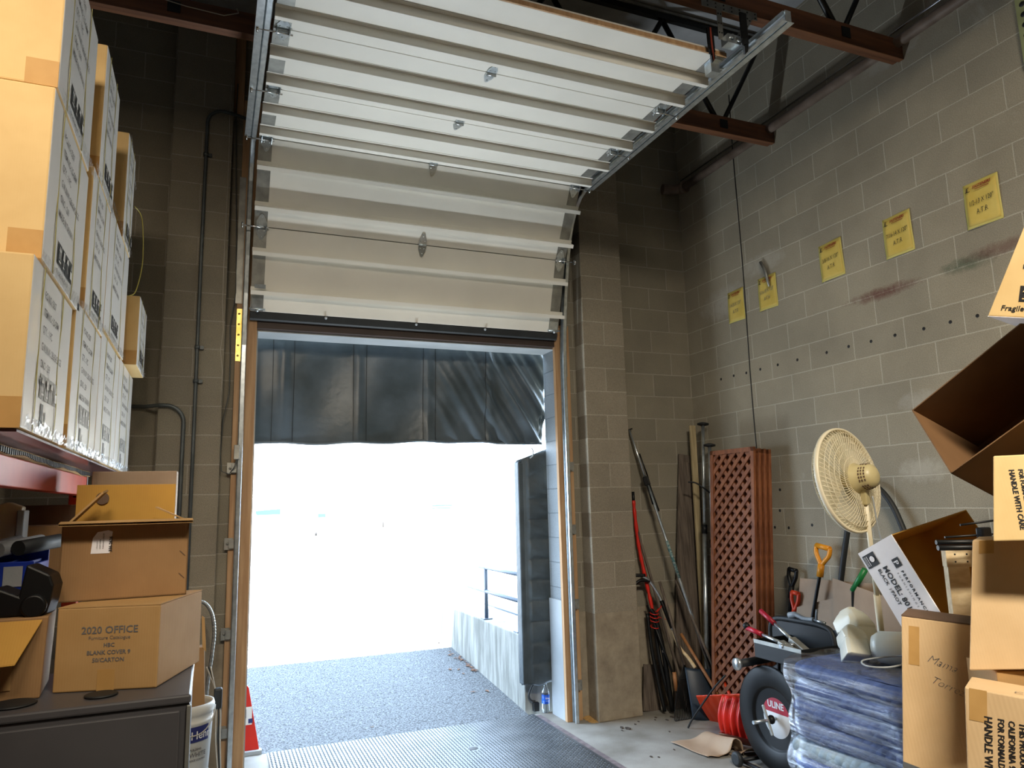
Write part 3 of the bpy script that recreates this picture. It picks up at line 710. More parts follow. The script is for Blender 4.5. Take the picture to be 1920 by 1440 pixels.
for k in range(1, 11):
    v_ = k/11; MB().tube([V(padf(.28+.72*q/6, v_))-V((0, .004, 0)) for q in range(7)], .004, 5).build('pleat_seam', M['rubber'], r)
MB().tube(smooth_pts([(-1.56, .245, 2.11), (-1.535, .24, 2.13), (-1.53, .24, 2.17), (-1.545, .24, 2.20)]), .006, 6).build('strap_loop', M['white_paint'], r)

# plastic bottle, bent rubber flap
r = root('water_bottle', (-1.455, .30, 0), 'clear plastic water bottle with a blue label at the foot of the right reveal', 'bottle')
MB().lathe([(.0, .002), (.026, 0), (.032, .008), (.032, .05), (.030, .06), (.032, .07), (.032, .15), (.028, .175), (.016, .20), (.0125, .215), (.0125, .222)], (-1.455, .30, 0), (0, 0, 1), 24).build('body', M['clear'], r)
MB().lathe([(.0328, .072), (.0328, .145)], (-1.455, .30, 0), (0, 0, 1), 24).build('label', M['bottle_blue'], r)
text('print', (-1.485, .264, .105), (1, -.1, 0), (0, 0, 1), [('stroke', [(.01, .008), (.016, .022), (.022, .006), (.030, .020), (.036, .008), (.044, .018)], .003), ('stroke', [(.012, -.006), (.040, -.006)], .002)], M['white_ink'], r, .004)
MB().lathe([(.014, .222), (.014, .236), (.0, .238)], (-1.455, .30, 0), (0, 0, 1), 16).build('cap', M['white_paint'], r)
mb = MB().tube(smooth_pts([(-1.50, .36, .27), (-1.545, .37, .20), (-1.572, .38, .13), (-1.555, .38, .085), (-1.52, .37, .075)]), .010, 8)
r = root('rubber_flap', (-1.53, .37, .03), 'bent dark rubber hose end behind the water bottle', 'hose')
mb.build('hose', M['rubber'], r); MB().box(-1.54, -1.49, .35, .39, 0.0, .07).build('mount', M['black_steel'], r, bevel=.004)
# red tapered board outside the left jamb
r = root('barricade_board', (-3.83, .32, 0), 'red tapered board with a blue and white sticker, outside the left jamb', 'barricade')
MB().prism([(-3.93, .31, .03), (-3.722, .31, .03), (-3.80, .40, .44), (-3.93, .40, .60)], (0, .012, 0)).build('panel', M['red_plastic'], r, bevel=.003)
MB().box(-3.95, -3.705, .285, .345, .0, .03).build('base_bar', M['white_paint'], r, bevel=.004)
UU, WW = V((1, 0, 0)), V((0, .09, .41)).normalized()
text('sticker', V((-3.86, .309, .03)), UU, WW, [('rect', -.04, .17, .125, .12)], M['white_ink'], r, .002)
text('sticker_print', V((-3.86, .309, .03)), UU, WW, [('rect', -.02, .215, .065, .06), ('rect', .06, .18, .03, .03)], M['navy'], r, .004)
# ------------------------------------------------------------------ pallet rack at left
r = root('pallet_rack', (-4.76, -2.1, 0), 'orange red steel pallet rack carrying the white cartons', 'pallet rack')
def beam(z0, z1):
    b = MB().box(-4.80, -4.745, -3.45, -.95, z0, z1).build('beam', M['red_beam'], r, bevel=.004)
    return b
beam(1.83, 1.93); beam(1.33, 1.43)
MB().box(-4.806, -4.742, -.965, -.945, 1.82, 1.935).build('end_plate', M['white_paint'], r)
for x in (-4.79, -5.45):
    for y in (-.93, -3.50): MB().box(x-.035, x+.035, y-.035, y+.035, 0, 1.93).build('upright', M['red_beam'], r, bevel=.004)
MB().box(-5.50, -5.44, -3.45, -.95, 1.83, 1.93).build('beam', M['red_beam'], r); MB().box(-5.50, -5.44, -3.45, -.95, 1.33, 1.43).build('beam', M['red_beam'], r)
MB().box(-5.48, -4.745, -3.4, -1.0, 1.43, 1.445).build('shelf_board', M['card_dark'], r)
# fluted board lying on the beam, its open corrugations facing the aisle
mb = MB(); xe = -4.735
def wv(y): return .004*math.sin(y*7)+.003*math.sin(y*17)
L0, L1 = -3.30, -.93
mb.grid(lambda u, v: (xe-.60*v, L0+(L1-L0)*u, 1.934+wv(L0+(L1-L0)*u)*(1-v)), 60, 1); mb.grid(lambda u, v: (xe-.60*v, L0+(L1-L0)*u, 1.957+wv(L0+(L1-L0)*u)*.2*(1-v)), 60, 1)
n = 84
for i in range(n):
    y = L0+(L1-L0)*i/n; y2 = L0+(L1-L0)*(i+.5)/n
    mb.add([(xe+.001, y, 1.935+wv(y)), (xe-.15, y, 1.935), (xe-.15, y2, 1.956), (xe+.001, y2, 1.956)], [(0, 1, 2, 3)])
tag(mb.build('corrugated_sheet', M['card'], solid=.0018), 'fluted cardboard sheet lying on the orange rack beam, open flutes showing', 'cardboard sheet')
fs = bpy.data.objects['corrugated_sheet']; mb = MB()
for i in range(n):
    y = L0+(L1-L0)*i/n; y2 = L0+(L1-L0)*(i+.55)/n; w_ = wv(y)
    mb.box(xe-.004, xe+.0012, y, y2, 1.9365+w_, 1.9545+w_*.2)
g_ = mb.build('open_flutes', M['ink']); g_.parent = fs; g_.location = V(g_['_b'])-V(fs['_b'])
mb = MB().box(-5.36, -4.612, -3.22, -.42, 1.959, 1.966)
tag(mb.build('slip_sheet', pm('purple_brown_sheet', '5a4044', '7a5a5c', 14, .4, coat=.4, stretch=(1, 8, 1), bump=.4)), 'purple brown slip sheet under the white cartons, overhanging the beam', 'sheet')

def icons(u, v, s):
    out = []
    for k in range(4): out.append(('rect', u+k*s*1.12, v, s, s*1.25))
    return out
def icon_marks(u, v, s):
    out = []
    for k in range(4):
        c = u+k*s*1.12+s/2
        if k == 0: out += [('poly', [(c-s*.3, v+s*.15), (c+s*.3, v+s*.15), (c+s*.3, v+s*.25), (c-s*.3, v+s*.25)]), ('poly', [(c-s*.2, v+s*.35), (c-s*.1, v+s*.35), (c-s*.1, v+s*.8), (c-s*.2, v+s*.8)]), ('poly', [(c+s*.1, v+s*.35), (c+s*.2, v+s*.35), (c+s*.2, v+s*.8), (c+s*.1, v+s*.8)]), ('poly', [(c-s*.32, v+s*.78), (c+.0, v+s*.78), (c-s*.15, v+s*1.1)]), ('poly', [(c, v+s*.78), (c+s*.32, v+s*.78), (c+s*.15, v+s*1.1)])]
        elif k == 1: out += [('poly', [(c-s*.25, v+s*.6), (c+s*.25, v+s*.6), (c+s*.2, v+s*1.1), (c-s*.2, v+s*1.1)]), ('poly', [(c-s*.04, v+s*.2), (c+s*.04, v+s*.2), (c+s*.04, v+s*.6), (c-s*.04, v+s*.6)]), ('poly', [(c-s*.2, v+s*.14), (c+s*.2, v+s*.14), (c+s*.2, v+s*.22), (c-s*.2, v+s*.22)])]
        elif k == 2: out += [('poly', [(c-s*.33, v+s*.75), (c+s*.33, v+s*.75), (c+s*.15, v+s*1.05), (c-s*.15, v+s*1.05)]), ('poly', [(c-s*.03, v+s*.2), (c+s*.03, v+s*.2), (c+s*.03, v+s*.75), (c-s*.03, v+s*.75)])]
        else: out += [('poly', [(c-s*.25, v+s*.2), (c+s*.25, v+s*.2), (c+s*.25, v+s*.65), (c-s*.25, v+s*.65)]), ('poly', [(c-s*.1, v+s*.75), (c+s*.1, v+s*.75), (c, v+s*1.12)])]
    return out
def wbox(y0, y1, z0, z1, xr, lab, style=1, full=True, ystrap=False, dz=0):
    L = y1-y0; Hh = z1-z0; w = .74
    r = root('white_carton', (xr-w/2, (y0+y1)/2, z0), lab, 'carton', 'white cartons on the pallet rack')
    b = MB().para((xr-w, y0, z0), (w, 0, 0), (0, L, dz), (0, 0, Hh), mis=[0, 0, 0, 1, 0, 0]).build('body', [M['card_warm'], M['white_card']], r, bevel=.006)
    mb = MB()
    for q in (.22, .70):
        y = y0+L*q; pts = [(xr+.0015+.002*math.sin(k), y+.006*math.sin(k*1.3+q*9), z0+Hh*k/8+dz*q) for k in range(9)]
        for k in range(8): mb.add([V(pts[k])-V((0, .005, 0)), V(pts[k])+V((0, .005, 0)), V(pts[k+1])+V((0, .005, 0)), V(pts[k+1])-V((0, .005, 0))], [(0, 1, 2, 3)])
        mb.build('strap', M['strap_o'], r, solid=.0012); mb = MB()
    if ystrap: MB().box(xr-.235+.0, xr-.21, y0-.003, y0, z0, z1).build('front_strap', M['strap_y'], r)
    MB().para((xr-.09, y0-.0015, z0+.0), (.088, 0, 0), (0, .001, 0), (0, 0, .085)).build('tape', M['tape'], r)
    if full:
        u0 = .27*L; s = .040
        T = ['PO NO.: 5207', 'ITEM NO.: LS-OPM', 'QTY. : 1 PC', 'G.W./N.W.: 28.6/24.2 KGS', 'C/NO. : 269', 'MADE IN TAIWAN']
        ztop = Hh-.085; it = [(t, u0, ztop-k*.052, .034, {'sx': min(1, L/.66)*.86, 'bold': .0004}) for k, t in enumerate(T)]
        text('print', (xr, y0, z0+dz*.4), (0, 1, 0), (0, 0, 1), it, M['ink_grey'], b, .0022)
        si = .058; vi = .05 if style != 1 else .11
        text('handling_icons', (xr, y0, z0+dz*.4), (0, 1, 0), (0, 0, 1), icons(u0+.02, vi, si), M['ink'] if style != 1 else M['ink_pale'], b, .0022)
        text('icon_marks', (xr, y0, z0+dz*.4), (0, 1, 0), (0, 0, 1), icon_marks(u0+.02, vi, si), M['white_card'], b, .0030)
        if style != 1: text('caption', (xr, y0, z0+dz*.4), (0, 1, 0), (0, 0, 1), [('FRAGILE THIS SIDE UP', u0+.02, vi-.03, .02)], M['ink'], b, .0022)
        else: text('box_icon', (xr, y0, z0), (0, 1, 0), (0, 0, 1), [('rect', u0+.05, .02, .035, .075), ('rect', u0+.11, .045, .012, .03)], M['ink_grey'], b, .0022)  # printed dark box mark on the bottom row cartons
    return r
wbox(-3.24, -2.62, 1.968, 2.46, -4.60, 'white carton of the bottom row, nearest the viewer')
wbox(-2.54, -1.885, 1.968, 2.515, -4.60, 'white carton of the bottom row, second from the viewer')
wbox(-1.87, -1.16, 1.968, 2.555, -4.60, 'white carton of the bottom row, third from the viewer')
wbox(-1.14, -.43, 1.968, 2.57, -4.60, 'white carton of the bottom row, farthest from the viewer')
wbox(-3.15, -2.49, 2.475, 3.02, -4.60, 'white carton of the second row with a yellow strap on its front, nearest the viewer', 2, ystrap=True)
wbox(-2.375, -1.86, 2.525, 3.12, -4.60, 'white carton of the second row, second from the viewer', 2)
wbox(-1.84, -1.02, 2.575, 3.17, -4.60, 'white carton of the second row, third from the viewer', 2)
wbox(-.86, -.38, 2.585, 3.0, -4.545, 'small white carton standing out at the far end of the second row', 2)
wbox(-3.12, -2.50, 3.035, 3.60, -4.60, 'white carton of the top row cut by the top of the picture, nearest the viewer', 2, ystrap=True)
wbox(-2.26, -1.80, 3.13, 3.73, -4.60, 'white carton of the top row, second from the viewer', 2)
wbox(-1.36, -.99, 3.185, 3.78, -4.60, 'white carton of the top row, farthest from the viewer', 2)
# crumpled stretch film along the row joints
r = root('stretch_film', (-4.59, -1.9, 1.96), 'crumpled clear stretch film along the edges of the stacked white cartons', 'film')
random.seed(5)
def crump(y0, z0, y1, z1, h, x=-4.594):
    n = 60; q = [[(random.random(), random.random()) for _ in range(n+1)] for _ in range(4)]
    def fn(u, v):
        i = int(u*n); j = int(v*3); a, b = q[j][i]
        return (x+.001+.006*a, y0+(y1-y0)*u, z0+(z1-z0)*u+h*(v-.5)+.010*(b-.5))
    MB().grid(fn, n, 3, smooth=False).build('film_fold', M['film2'], r)
crump(-3.2, 2.465, -2.5, 2.50, .045); crump(-2.5, 2.505, -1.9, 2.55, .04); crump(-1.9, 2.56, -1.0, 2.59, .035)
crump(-3.1, 3.03, -2.4, 3.06, .04); crump(-2.4, 3.11, -1.8, 3.13, .035); crump(-1.85, 3.17, -.95, 3.2, .03)
crump(-3.24, 1.99, -2.62, 1.985, .036); crump(-2.54, 1.99, -1.88, 1.985, .036); crump(-1.87, 1.99, -1.16, 1.985, .034); crump(-1.14, 1.99, -.43, 1.985, .034)
crump(-.86, 2.60, -.38, 2.6, .03, -4.54); crump(-1.36, 3.76, -.99, 3.6, .03)
mb = MB().tube(smooth_pts([(-4.59, -1.0, 3.5), (-4.555, -.93, 3.45), (-4.54, -.92, 3.2), (-4.56, -.98, 3.0), (-4.59, -1.03, 2.95)]), .003, 5)
mb.build('loose_strap', M['strap_o'], r)

# ------------------------------------------------------------------ charcoal cabinet and cartons on it
r = root('steel_cabinet', (-4.55, -2.82, 0), 'charcoal steel cabinet at the lower left with cartons on top', 'cabinet')
MB().box(-4.96, -4.15, -3.085, -2.55, 0, 1.175).build('body', M['cabinet'], r, bevel=.004)
MB().box(-4.965, -4.147, -3.095, -2.548, 1.175, 1.20).build('top', M['cabinet'], r, bevel=.006)
MB().box(-4.94, -4.175, -3.098, -3.085, .66, 1.158).build('drawer_front', M['cabinet'], r, bevel=.004)
MB().box(-4.94, -4.175, -3.098, -3.085, .06, .63).build('drawer_front', M['cabinet'], r, bevel=.004)
MB().box(-4.158, -4.146, -3.0965, -3.084, .02, 1.17).build('edge_trim', M['galv_dull'], r, bevel=.002)
for k, (x, y, rx) in enumerate(((-4.394, -2.985, .045), (-4.615, -2.985, .06))):
    tag(MB().lathe([(rx*.9, 0), (rx, .002), (rx, .005), (rx*.9, .007)], (x, y, 1.2005), (0, 0, 1), 28).build('felt_disc', M['rubber']), 'flat dark disc on the cabinet edge, ' + ('in front of the carton with black print' if k == 0 else 'at the left edge of the picture'), 'disc')
def carton(nm, lab, O, a, b, c, mat, bev=.004, opened=False, cat='carton', group=None, mis=None):
    O, a, b, c = V(O), V(a), V(b), V(c)
    r = root(nm, O+a*.5+b*.5, lab, cat, group)
    if not opened: bd = MB().para(O, a, b, c).build('body', mat, r, bevel=bev)
    else:
        mb = MB(); t = .004; an, bn, cn = a.normalized(), b.normalized(), c.normalized()
        mb.para(O, a, b, cn*t); mb.para(O, a, bn*t, c); mb.para(O+b-bn*t, a, bn*t, c); mb.para(O, an*t, b, c); mb.para(O+a-an*t, an*t, b, c)
        bd = mb.build('body', mat, r)
    return r, bd
O = V((-4.537, -2.882, 1.201)); a = V((.289, -.078, 0)); b = V((.117, .36, 0)); c = V((0, 0, .246))
r, bd = carton('cardboard_carton', 'brown carton with black print, directly on the charcoal cabinet under the opened carton', O, a, b, c, M['card'])
text('print', O, a, c, [('2020 OFFICE', .155, .168, .030, {'al': 'CENTER', 'bold': .0005}), ('Furniture Catalogue', .155, .150, .015, {'al': 'CENTER'}), ('HBC', .155, .128, .016, {'al': 'CENTER', 'bold': .0004}), ('BLANK COVER 9', .155, .106, .017, {'al': 'CENTER', 'bold': .0004}), ('50/CARTON', .155, .084, .017, {'al': 'CENTER', 'bold': .0004})], M['ink_grey'], bd)
MB().para(O+a*.42-V((0, .0012, 0))-a.cross(c).normalized()*0+V((.0, -.0005, 0)), a.normalized()*.05, (0, .001, 0), c*.25).build('tape', M['tape'], r)
MB().para(O+c-b*.0, a, b, (0, 0, .003)).build('top_flap', M['card'], r)
# opened carton on top
O = V((-4.561, -2.758, 1.452)); a = V((.38, .022, 0)); b = V((-.018, .28, 0)); c = V((0, 0, .25)); an = a.normalized(); bn = b.normalized()
r, bd = carton('open_carton', 'opened brown carton with raised yellow flaps and a small white label, topmost on the cabinet', O, a, b, c, M['card_brown'], opened=True)
e0 = O+c-bn*.06-a*.015+V((0, 0, -.008)); fl = MB().para(e0, a*1.04, bn*.06+V((0, 0, .006)), V((0, 0, .0012))); fl.para(e0+V((0, 0, .008)), a*1.04, bn*.06+V((0, 0, .006)), V((0, 0, .0012)))
for i in range(64):
    p0 = e0+a*1.04*(i/64)+V((0, 0, .001)); p1 = e0+a*1.04*((i+.5)/64)+V((0, 0, .008)); p2 = e0+a*1.04*((i+1)/64)+V((0, 0, .001))
    for q0, q1 in ((p0, p1), (p1, p2)): fl.add([q0, q1, q1+bn*.05, q0+bn*.05], [(0, 1, 2, 3)])
fl.build('front_flap', M['card'], r)
MB().para(O+c+b+a*.03, a*.86, bn*.004, V((0, .0, .135))).build('back_flap', M['card_ochre'], r, bevel=.001)
MB().lathe([(0, 0), (.022, 0), (.022, .002)], O+c+b+a*.25+V((0, -.004, .085)), (0, -1, 0), 20).build('hand_hole', M['card_dark'], r)
MB().prism([O+c+V((.004, .05, 0)), O+c+b*.9+V((.004, 0, 0)), O+c+b*.8+V((.115, -.02, .115)), O+c+b*.3+V((.105, .0, .105))], (.003, 0, -.006)).build('side_flap', M['card'], r)
MB().prism([O+a+c+V((-.004, .03, 0)), O+a+c+b*.9, O+a+c+b*.8+V((-.10, 0, .05)), O+a+c+b*.3+V((-.11, 0, .05))], (.0, 0, -.005)).build('side_flap', M['card'], r)
lb = MB().prism([O+a*.225+c*.60, O+a*.37+c*.60, O+a*.385+c*.88, O+a*.35+c*.90, O+a*.27+c*.88, O+a*.235+c*.80], (0, -.0015, 0)).build('label', M['white_print'], r)
text('label_print', O+a*.355+c*.66+V((0, -.002, 0)), (0, 0, 1), -an, [('336-2636', -.010, -.012, .013, {'bold': .0004}), ('PURCHASE ORDER', .0, .012, .006), ('CUSTOMER', .0, .021, .006), ('CTN 4 OF 4', .0, .030, .005)], M['ink'], lb, .001)
for zz in (.55, .25): text('scuff', O+a*.93+c*zz, an, V((0, 0, 1)), [('stroke', [(0, .01), (.018, -.008)], .002)], M['card_dark'], bd)
# left carton with the flap hanging out
O = V((-4.86, -2.93, 1.201)); a = V((.30, 0, 0)); b = V((-.02, .25, 0)); c = V((0.008, 0, .232))
r, bd = carton('open_carton', 'brown carton with an ochre flap hanging out, at the left edge on the cabinet', O, a, b, c, M['card_brown'])
MB().prism([O+c+V((.0, -.004, -.006)), O+c+a*.95+V((0, -.004, -.008)), O+a*.80+c+V((0, -.085, -.115)), O+a*.3+c+V((0, -.09, -.12)), O+c+V((0, -.085, -.12))], (0, -.001, -.004)).build('hanging_flap', M['card_ochre'], r)
MB().para(O+V((0, -.003, .03)), (.225, 0, 0), (0, .002, 0), (0, 0, .1)).build('glued_patch', M['card'], r)
# black plastic bracket on the left carton
r = root('plastic_bracket', (-4.66, -2.87, 1.434), 'curved black plastic bracket on the left carton', 'bracket')
z0 = 1.434
mb = MB().prism([(-4.80, -2.90, z0), (-4.565, -2.90, z0), (-4.556, -2.90, z0+.04), (-4.550, -2.90, z0+.085), (-4.562, -2.90, z0+.118), (-4.625, -2.90, z0+.152), (-4.640, -2.90, z0+.060), (-4.70, -2.90, z0+.088), (-4.73, -2.90, z0+.075), (-4.80, -2.90, z0+.05)], (.01, .10, 0))
mb.build('shell', M['black_plastic'], r, bevel=.006)
MB().lathe([(.03, 0), (.034, .004), (.034, .02), (.028, .024)], (-4.595, -2.905, z0+.03), (0, -1, 0), 24).build('round_boss', M['black_plastic'], r)
MB().box(-4.78, -4.69, -2.91, -2.90, z0+.035, z0+.055).build('metal_strip', M['galv_dull'], r)
# blue bin with grey tubes, beige holder, red shelf item
r = root('plastic_bin', (-4.80, -2.40, 1.446), 'blue plastic parts bin holding clear dividers and grey tubes, at the left edge', 'bin')
mb = MB().box(-4.96, -4.675, -2.52, -2.51, 1.446, 1.575); mb.box(-4.96, -4.95, -2.52, -2.26, 1.446, 1.60); mb.box(-4.685, -4.675, -2.52, -2.26, 1.446, 1.565); mb.box(-4.96, -4.675, -2.27, -2.26, 1.446, 1.62); mb.box(-4.96, -4.675, -2.52, -2.26, 1.446, 1.452)
mb.build('shell', M['blue_plastic'], r, bevel=.004)
for x in (-4.84, -4.765, -4.70): MB().box(x-.004, x+.004, -2.51, -2.27, 1.46, 1.572).build('divider', M['blue_plastic'], r)
for x in (-4.81, -4.735): MB().box(x-.028, x+.028, -2.524, -2.519, 1.492, 1.56).build('window', M['white_paint'], r)
for k, (x, m_) in enumerate(((-4.86, 'galv'), (-4.79, 'white_paint'), (-4.73, 'rubber'))):
    tag(MB().tube([(x, -2.50, 1.612+.004*k), (x+.09, -2.30, 1.635)], .026, 16).build('tube', M[m_]), ['bright grey tube in the blue bin', 'white tube in the blue bin', 'dark tube in the blue bin, nearest the aisle'][k], 'tube')
r = root('plastic_holder', (-4.86, -2.2, 1.62), 'beige and white plastic holder standing behind the grey tubes', 'holder')
MB().prism([(-4.98, -2.22, 1.622), (-4.795, -2.22, 1.622), (-4.782, -2.22, 1.765), (-4.83, -2.22, 1.785), (-4.98, -2.22, 1.73)], (0, .06, 0)).build('body', M['ivory'], r, bevel=.005)
MB().box(-4.797, -4.772, -2.235, -2.15, 1.622, 1.752).build('edge', M['white_paint'], r, bevel=.004)
MB().box(-4.98, -4.77, -2.25, -2.14, 1.446, 1.622).build('base', M['blue_plastic'], r, bevel=.004)
# dark cartons on the lower shelf
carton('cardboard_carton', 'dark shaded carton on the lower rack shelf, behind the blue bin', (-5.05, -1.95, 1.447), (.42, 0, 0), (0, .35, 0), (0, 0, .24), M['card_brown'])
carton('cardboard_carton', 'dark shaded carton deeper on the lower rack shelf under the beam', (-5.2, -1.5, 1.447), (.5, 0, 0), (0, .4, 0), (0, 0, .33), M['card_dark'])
r, bd = carton('flat_carton', 'tall flat brown carton standing behind the opened carton', (-4.63, -1.66, .0), (.36, -.03, 0), (.005, .07, 0), (0, 0, 1.925), M['card_grey'])
text('seam', (-4.63, -1.66, 0), (.36, -.03, 0), (0, 0, 1), [('rect', 0, 1.84, .36, .002)], M['card_dark'], bd)
# buckets
def bucket(z, lab):
    r = root('bucket', (-4.205, -1.10, z), lab, 'bucket', 'white plastic buckets')
    MB().lathe([(.128, 0), (.132, .004), (.146, .27), (.150, .275), (.150, .285), (.147, .287), (.148, .315), (.155, .32), (.155, .35), (.150, .365), (.140, .365), (.138, .35), (.125, .01), (0, .01)], (-4.205, -1.10, z), (0, 0, 1), 40).build('pail', M['bucket'], r)
    return r
bucket(0.0, 'white plastic bucket at the floor, under the labelled one')
r = bucket(.365, 'white plastic bucket with a navy label, stacked between cabinet and left jamb')
def curve_label(z0, z1, a0, a1, R, mat, name, par):
    return MB().grid(lambda u, v: (-4.205+(R)*math.cos(a0+(a1-a0)*u), -1.10+(R)*math.sin(a0+(a1-a0)*u), z0+(z1-z0)*v), 20, 1).build(name, mat, par)
lb = curve_label(.555, .63, -2.5, -.55, .1472, M['navy'], 'label', r)
def ctext(name, s, z, a, size, mat, par, R=.1485, sx=1):
    cu = bpy.data.curves.new('t', 'FONT'); cu.body = s; cu.size = size; cu.offset = .0006
    to = bpy.data.objects.new('t', cu); COL.objects.link(to); bpy.context.view_layer.update(); me = to.to_mesh()
    mb = MB(); vs = []
    for p in me.vertices:
        an = a+p.co.x*sx/R; vs.append((-4.205+R*math.cos(an), -1.10+R*math.sin(an), z+p.co.y))
    mb.add(vs, [tuple(p.vertices) for p in me.polygons]); to.to_mesh_clear(); bpy.data.objects.remove(to)
    mb.build(name, mat, par)
ctext('label_print', 'Henry', .57, -1.28, .055, M['white_ink'], lb)
ctext('print', 'BUILDING', .515, -1.3, .014, M['ink_grey'], r, .1465); ctext('print', 'WHITE', .485, -1.3, .03, M['ink_grey'], r, .1462); ctext('print', 'ROOF COATING', .465, -1.3, .012, M['ink_grey'], r, .146)
MB().tube([(-4.205+.156*math.cos(a), -1.10+.156*math.sin(a), .70-.11*math.sin((a+2.4)/2.4*PI)) for a in [-2.4+k*.15 for k in range(17)]], .003, 6).build('bail_handle', M['white_wire'], r)
r, bd = carton('cardboard_carton', 'narrow brown carton sticking up out of the top bucket', (-4.21, -1.12, .385), (.125, 0, 0), (0, .09, 0), (-.03, 0, .62), M['card_brown'])
mb = MB().prism([(-4.125, -1.12, 1.0), (-4.105, -1.12, .98), (-4.12, -1.12, 1.16), (-4.135, -1.12, 1.17)], (0, .004, 0)); mb.build('torn_flap', M['card'], r)
r = root('power_cord', (-4.03, -1.0, .02), 'black and white cords with a grey plug hanging beside the buckets', 'cord')
MB().box(-4.055, -4.01, -.92, -.87, .63, .74).build('plug', M['rubber'], r, bevel=.01)
for k, (dx, m_) in enumerate(((0, 'white_wire'), (.012, 'rubber'), (.022, 'white_wire'))):
    MB().tube(smooth_pts([(-4.10+dx, -.9, .86), (-4.05, -.9, .74), (-4.04+dx, -.9, .63), (-4.035+dx, -.9, .45), (-4.01+dx*.5, -.9, .2), (-4.015+dx, -.9, .01)]), .004, 6).build('wire', M[m_], r)
# ------------------------------------------------------------------ notes on the right wall
def note(yl, zt, w, h, rot, txt, lab, faint=False):
    r = root('paper_note', (-.003, -yl, zt), lab, 'note', 'yellow paper notes on the right wall')
    U = V((0, -math.cos(rot), math.sin(rot))); W = V((0, math.sin(rot), math.cos(rot)))
    O = V((-.003, yl, zt))-W*h
    MB().grid(lambda u, v: O+U*(w*u)+W*(h*v)+V((-.003*math.sin(u*5+v*4)-.004*(v < .05), 0, 0)), 10, 12).build('border_sheet', M['paper_edge'], r, solid=.0006)
    s = MB().grid(lambda u, v: O+U*(.012+(w-.024)*u)+W*(.015+(h-.03)*v)+V((-.003-.003*math.sin((.05+u*.9)*5+(.05+v*.9)*4), 0, 0)), 10, 12).build('sheet', M['paper'], r, solid=.0005)
    O2 = O+V((-.0105, 0, 0)); k = M['ink_grey'] if faint else M['ink']
    text('handwriting', O2, U, W, [(t, w*.5, h*(.50-.22*i), .042 if i == 0 else .044, {'al': 'CENTER', 'shear': .15, 'rot': .06, 'sx': .62, 'sp': 1.0 if i == 0 else 1.1}) for i, t in enumerate(txt)], k, s)
    text('header', O2, U, W, [('FASTENERS', w*.30, h*.84, .024, {'shear': .3, 'rot': .05, 'sx': .9, 'bold': .0008}), ('rect', w*.36, h*.81, w*.4, .004)], M['ink_red'], s)
    text('emblem', O2, U, W, [('E', w*.10, h*.82, .032, {'shear': .3, 'bold': .001}), ('rect', w*.08, h*.80, w*.14, .004)], M['ink'], s)
    return r
note(-2.784, 3.542, .213, .279, 0, ['1/2-13 X 120"', 'A.T.R'], 'yellow paper note reading 1/2-13 X 120, the rightmost and largest in view')
note(-2.209, 3.545, .213, .279, .02, ['7/16-14 X 120"', 'A.T.R'], 'yellow paper note reading 7/16-14 X 120, second from the right')
note(-1.648, 3.553, .213, .279, .03, ['3/8-16 X 120"', 'A.T.R'], 'yellow paper note reading 3/8-16 X 120, the middle one of five')
note(-.985, 3.50, .21, .275, .0, ['5/16-18 X 120"', 'A.T.R'], 'yellow paper note with a grey stick over its corner, second from the left', True)
note(-.60, 3.49, .205, .275, .0, ['1/4-20 X 120"', 'A.T.R'], 'yellow paper note nearest the corner, leftmost of five', True)
tag(MB().tube([(-.015, -1.05, 3.63), (-.02, -1.10, 3.54), (-.018, -1.13, 3.40)], [.012, .014, .01], 8).build('putty_smear', M['galv_dull']), 'grey stick hanging over the corner of the second yellow note', 'stick')
r = root('perforated_strip', (-.02, -3.25, 4.1), 'pale green perforated strip at the top right edge of the picture', 'strip')
MB().box(-.03, -.001, -3.34, -3.235, 4.05, 5.0).build('strip', pm('pale_green', '8e9468', '9ea478', 6, .6), r)
mb = MB()
for k in range(14): mb.lathe([(0, .001), (.016, .001), (.016, 0)], (-.03, -3.27, 4.1+k*.062), (-1, 0, 0), 10)
mb.build('holes', M['ink'], r)

# ------------------------------------------------------------------ corner: poles, boards, lattice
def board(nm, lab, p, q, w, t, mat, up=(0, 1, 0), group=None):
    return tag(MB().bar(p, q, w, t, up).build(nm, mat, bevel=.002), lab, 'board', group)
board('wooden_board', 'tall dark weathered board leaning in the corner, left of the bright strip', (-.40, -.13, 0), (-.135, -.03, 2.12), .15, .018, M['wood_board'])
board('wooden_board', 'second dark board leaning in the corner behind the steel bars', (-.22, -.10, 0), (-.10, -.035, 2.05), .14, .018, M['wood_board'])
board('plywood_strip', 'pale plywood strip standing in the corner, topmost left of the steel bars', (-.165, -.17, 0), (-.105, -.115, 2.38), .058, .02, M['wood_light'])
def cargo_bar(p, q, lab, padk):
    p, q = V(p), V(q); d = (q-p).normalized(); L = (q-p).length
    r = root('cargo_bar', p, lab, 'cargo bar', 'steel cargo bars in the corner')
    MB().tube([p+d*.03, p+d*L*.62], .019, 14).build('outer_tube', M['galv'], r); MB().tube([p+d*L*.60, q-d*.01], .015, 14).build('inner_tube', M['galv'], r)
    MB().tube([p+d*(L*.60), p+d*(L*.63)], .024, 14).build('collar', M['black_steel'], r)
    MB().lathe([(.02, 0), (.05, .008), (.052, .02), (.02, .03)], q-d*.02, d, 20).build('foot_pad', M['rubber'], r)
    MB().lathe([(.02, .03), (.05, .018), (.052, .006), (.02, 0)], p, d, 20).build('foot_pad', M['rubber'], r)
    return r
cargo_bar((-.32, -.36, 0), (-.085, -.245, 2.385), 'steel cargo bar in the corner, the taller one', 0)
r = cargo_bar((-.27, -.42, 0), (-.095, -.33, 2.19), 'steel cargo bar in the corner, shorter and in front of the taller', 1)
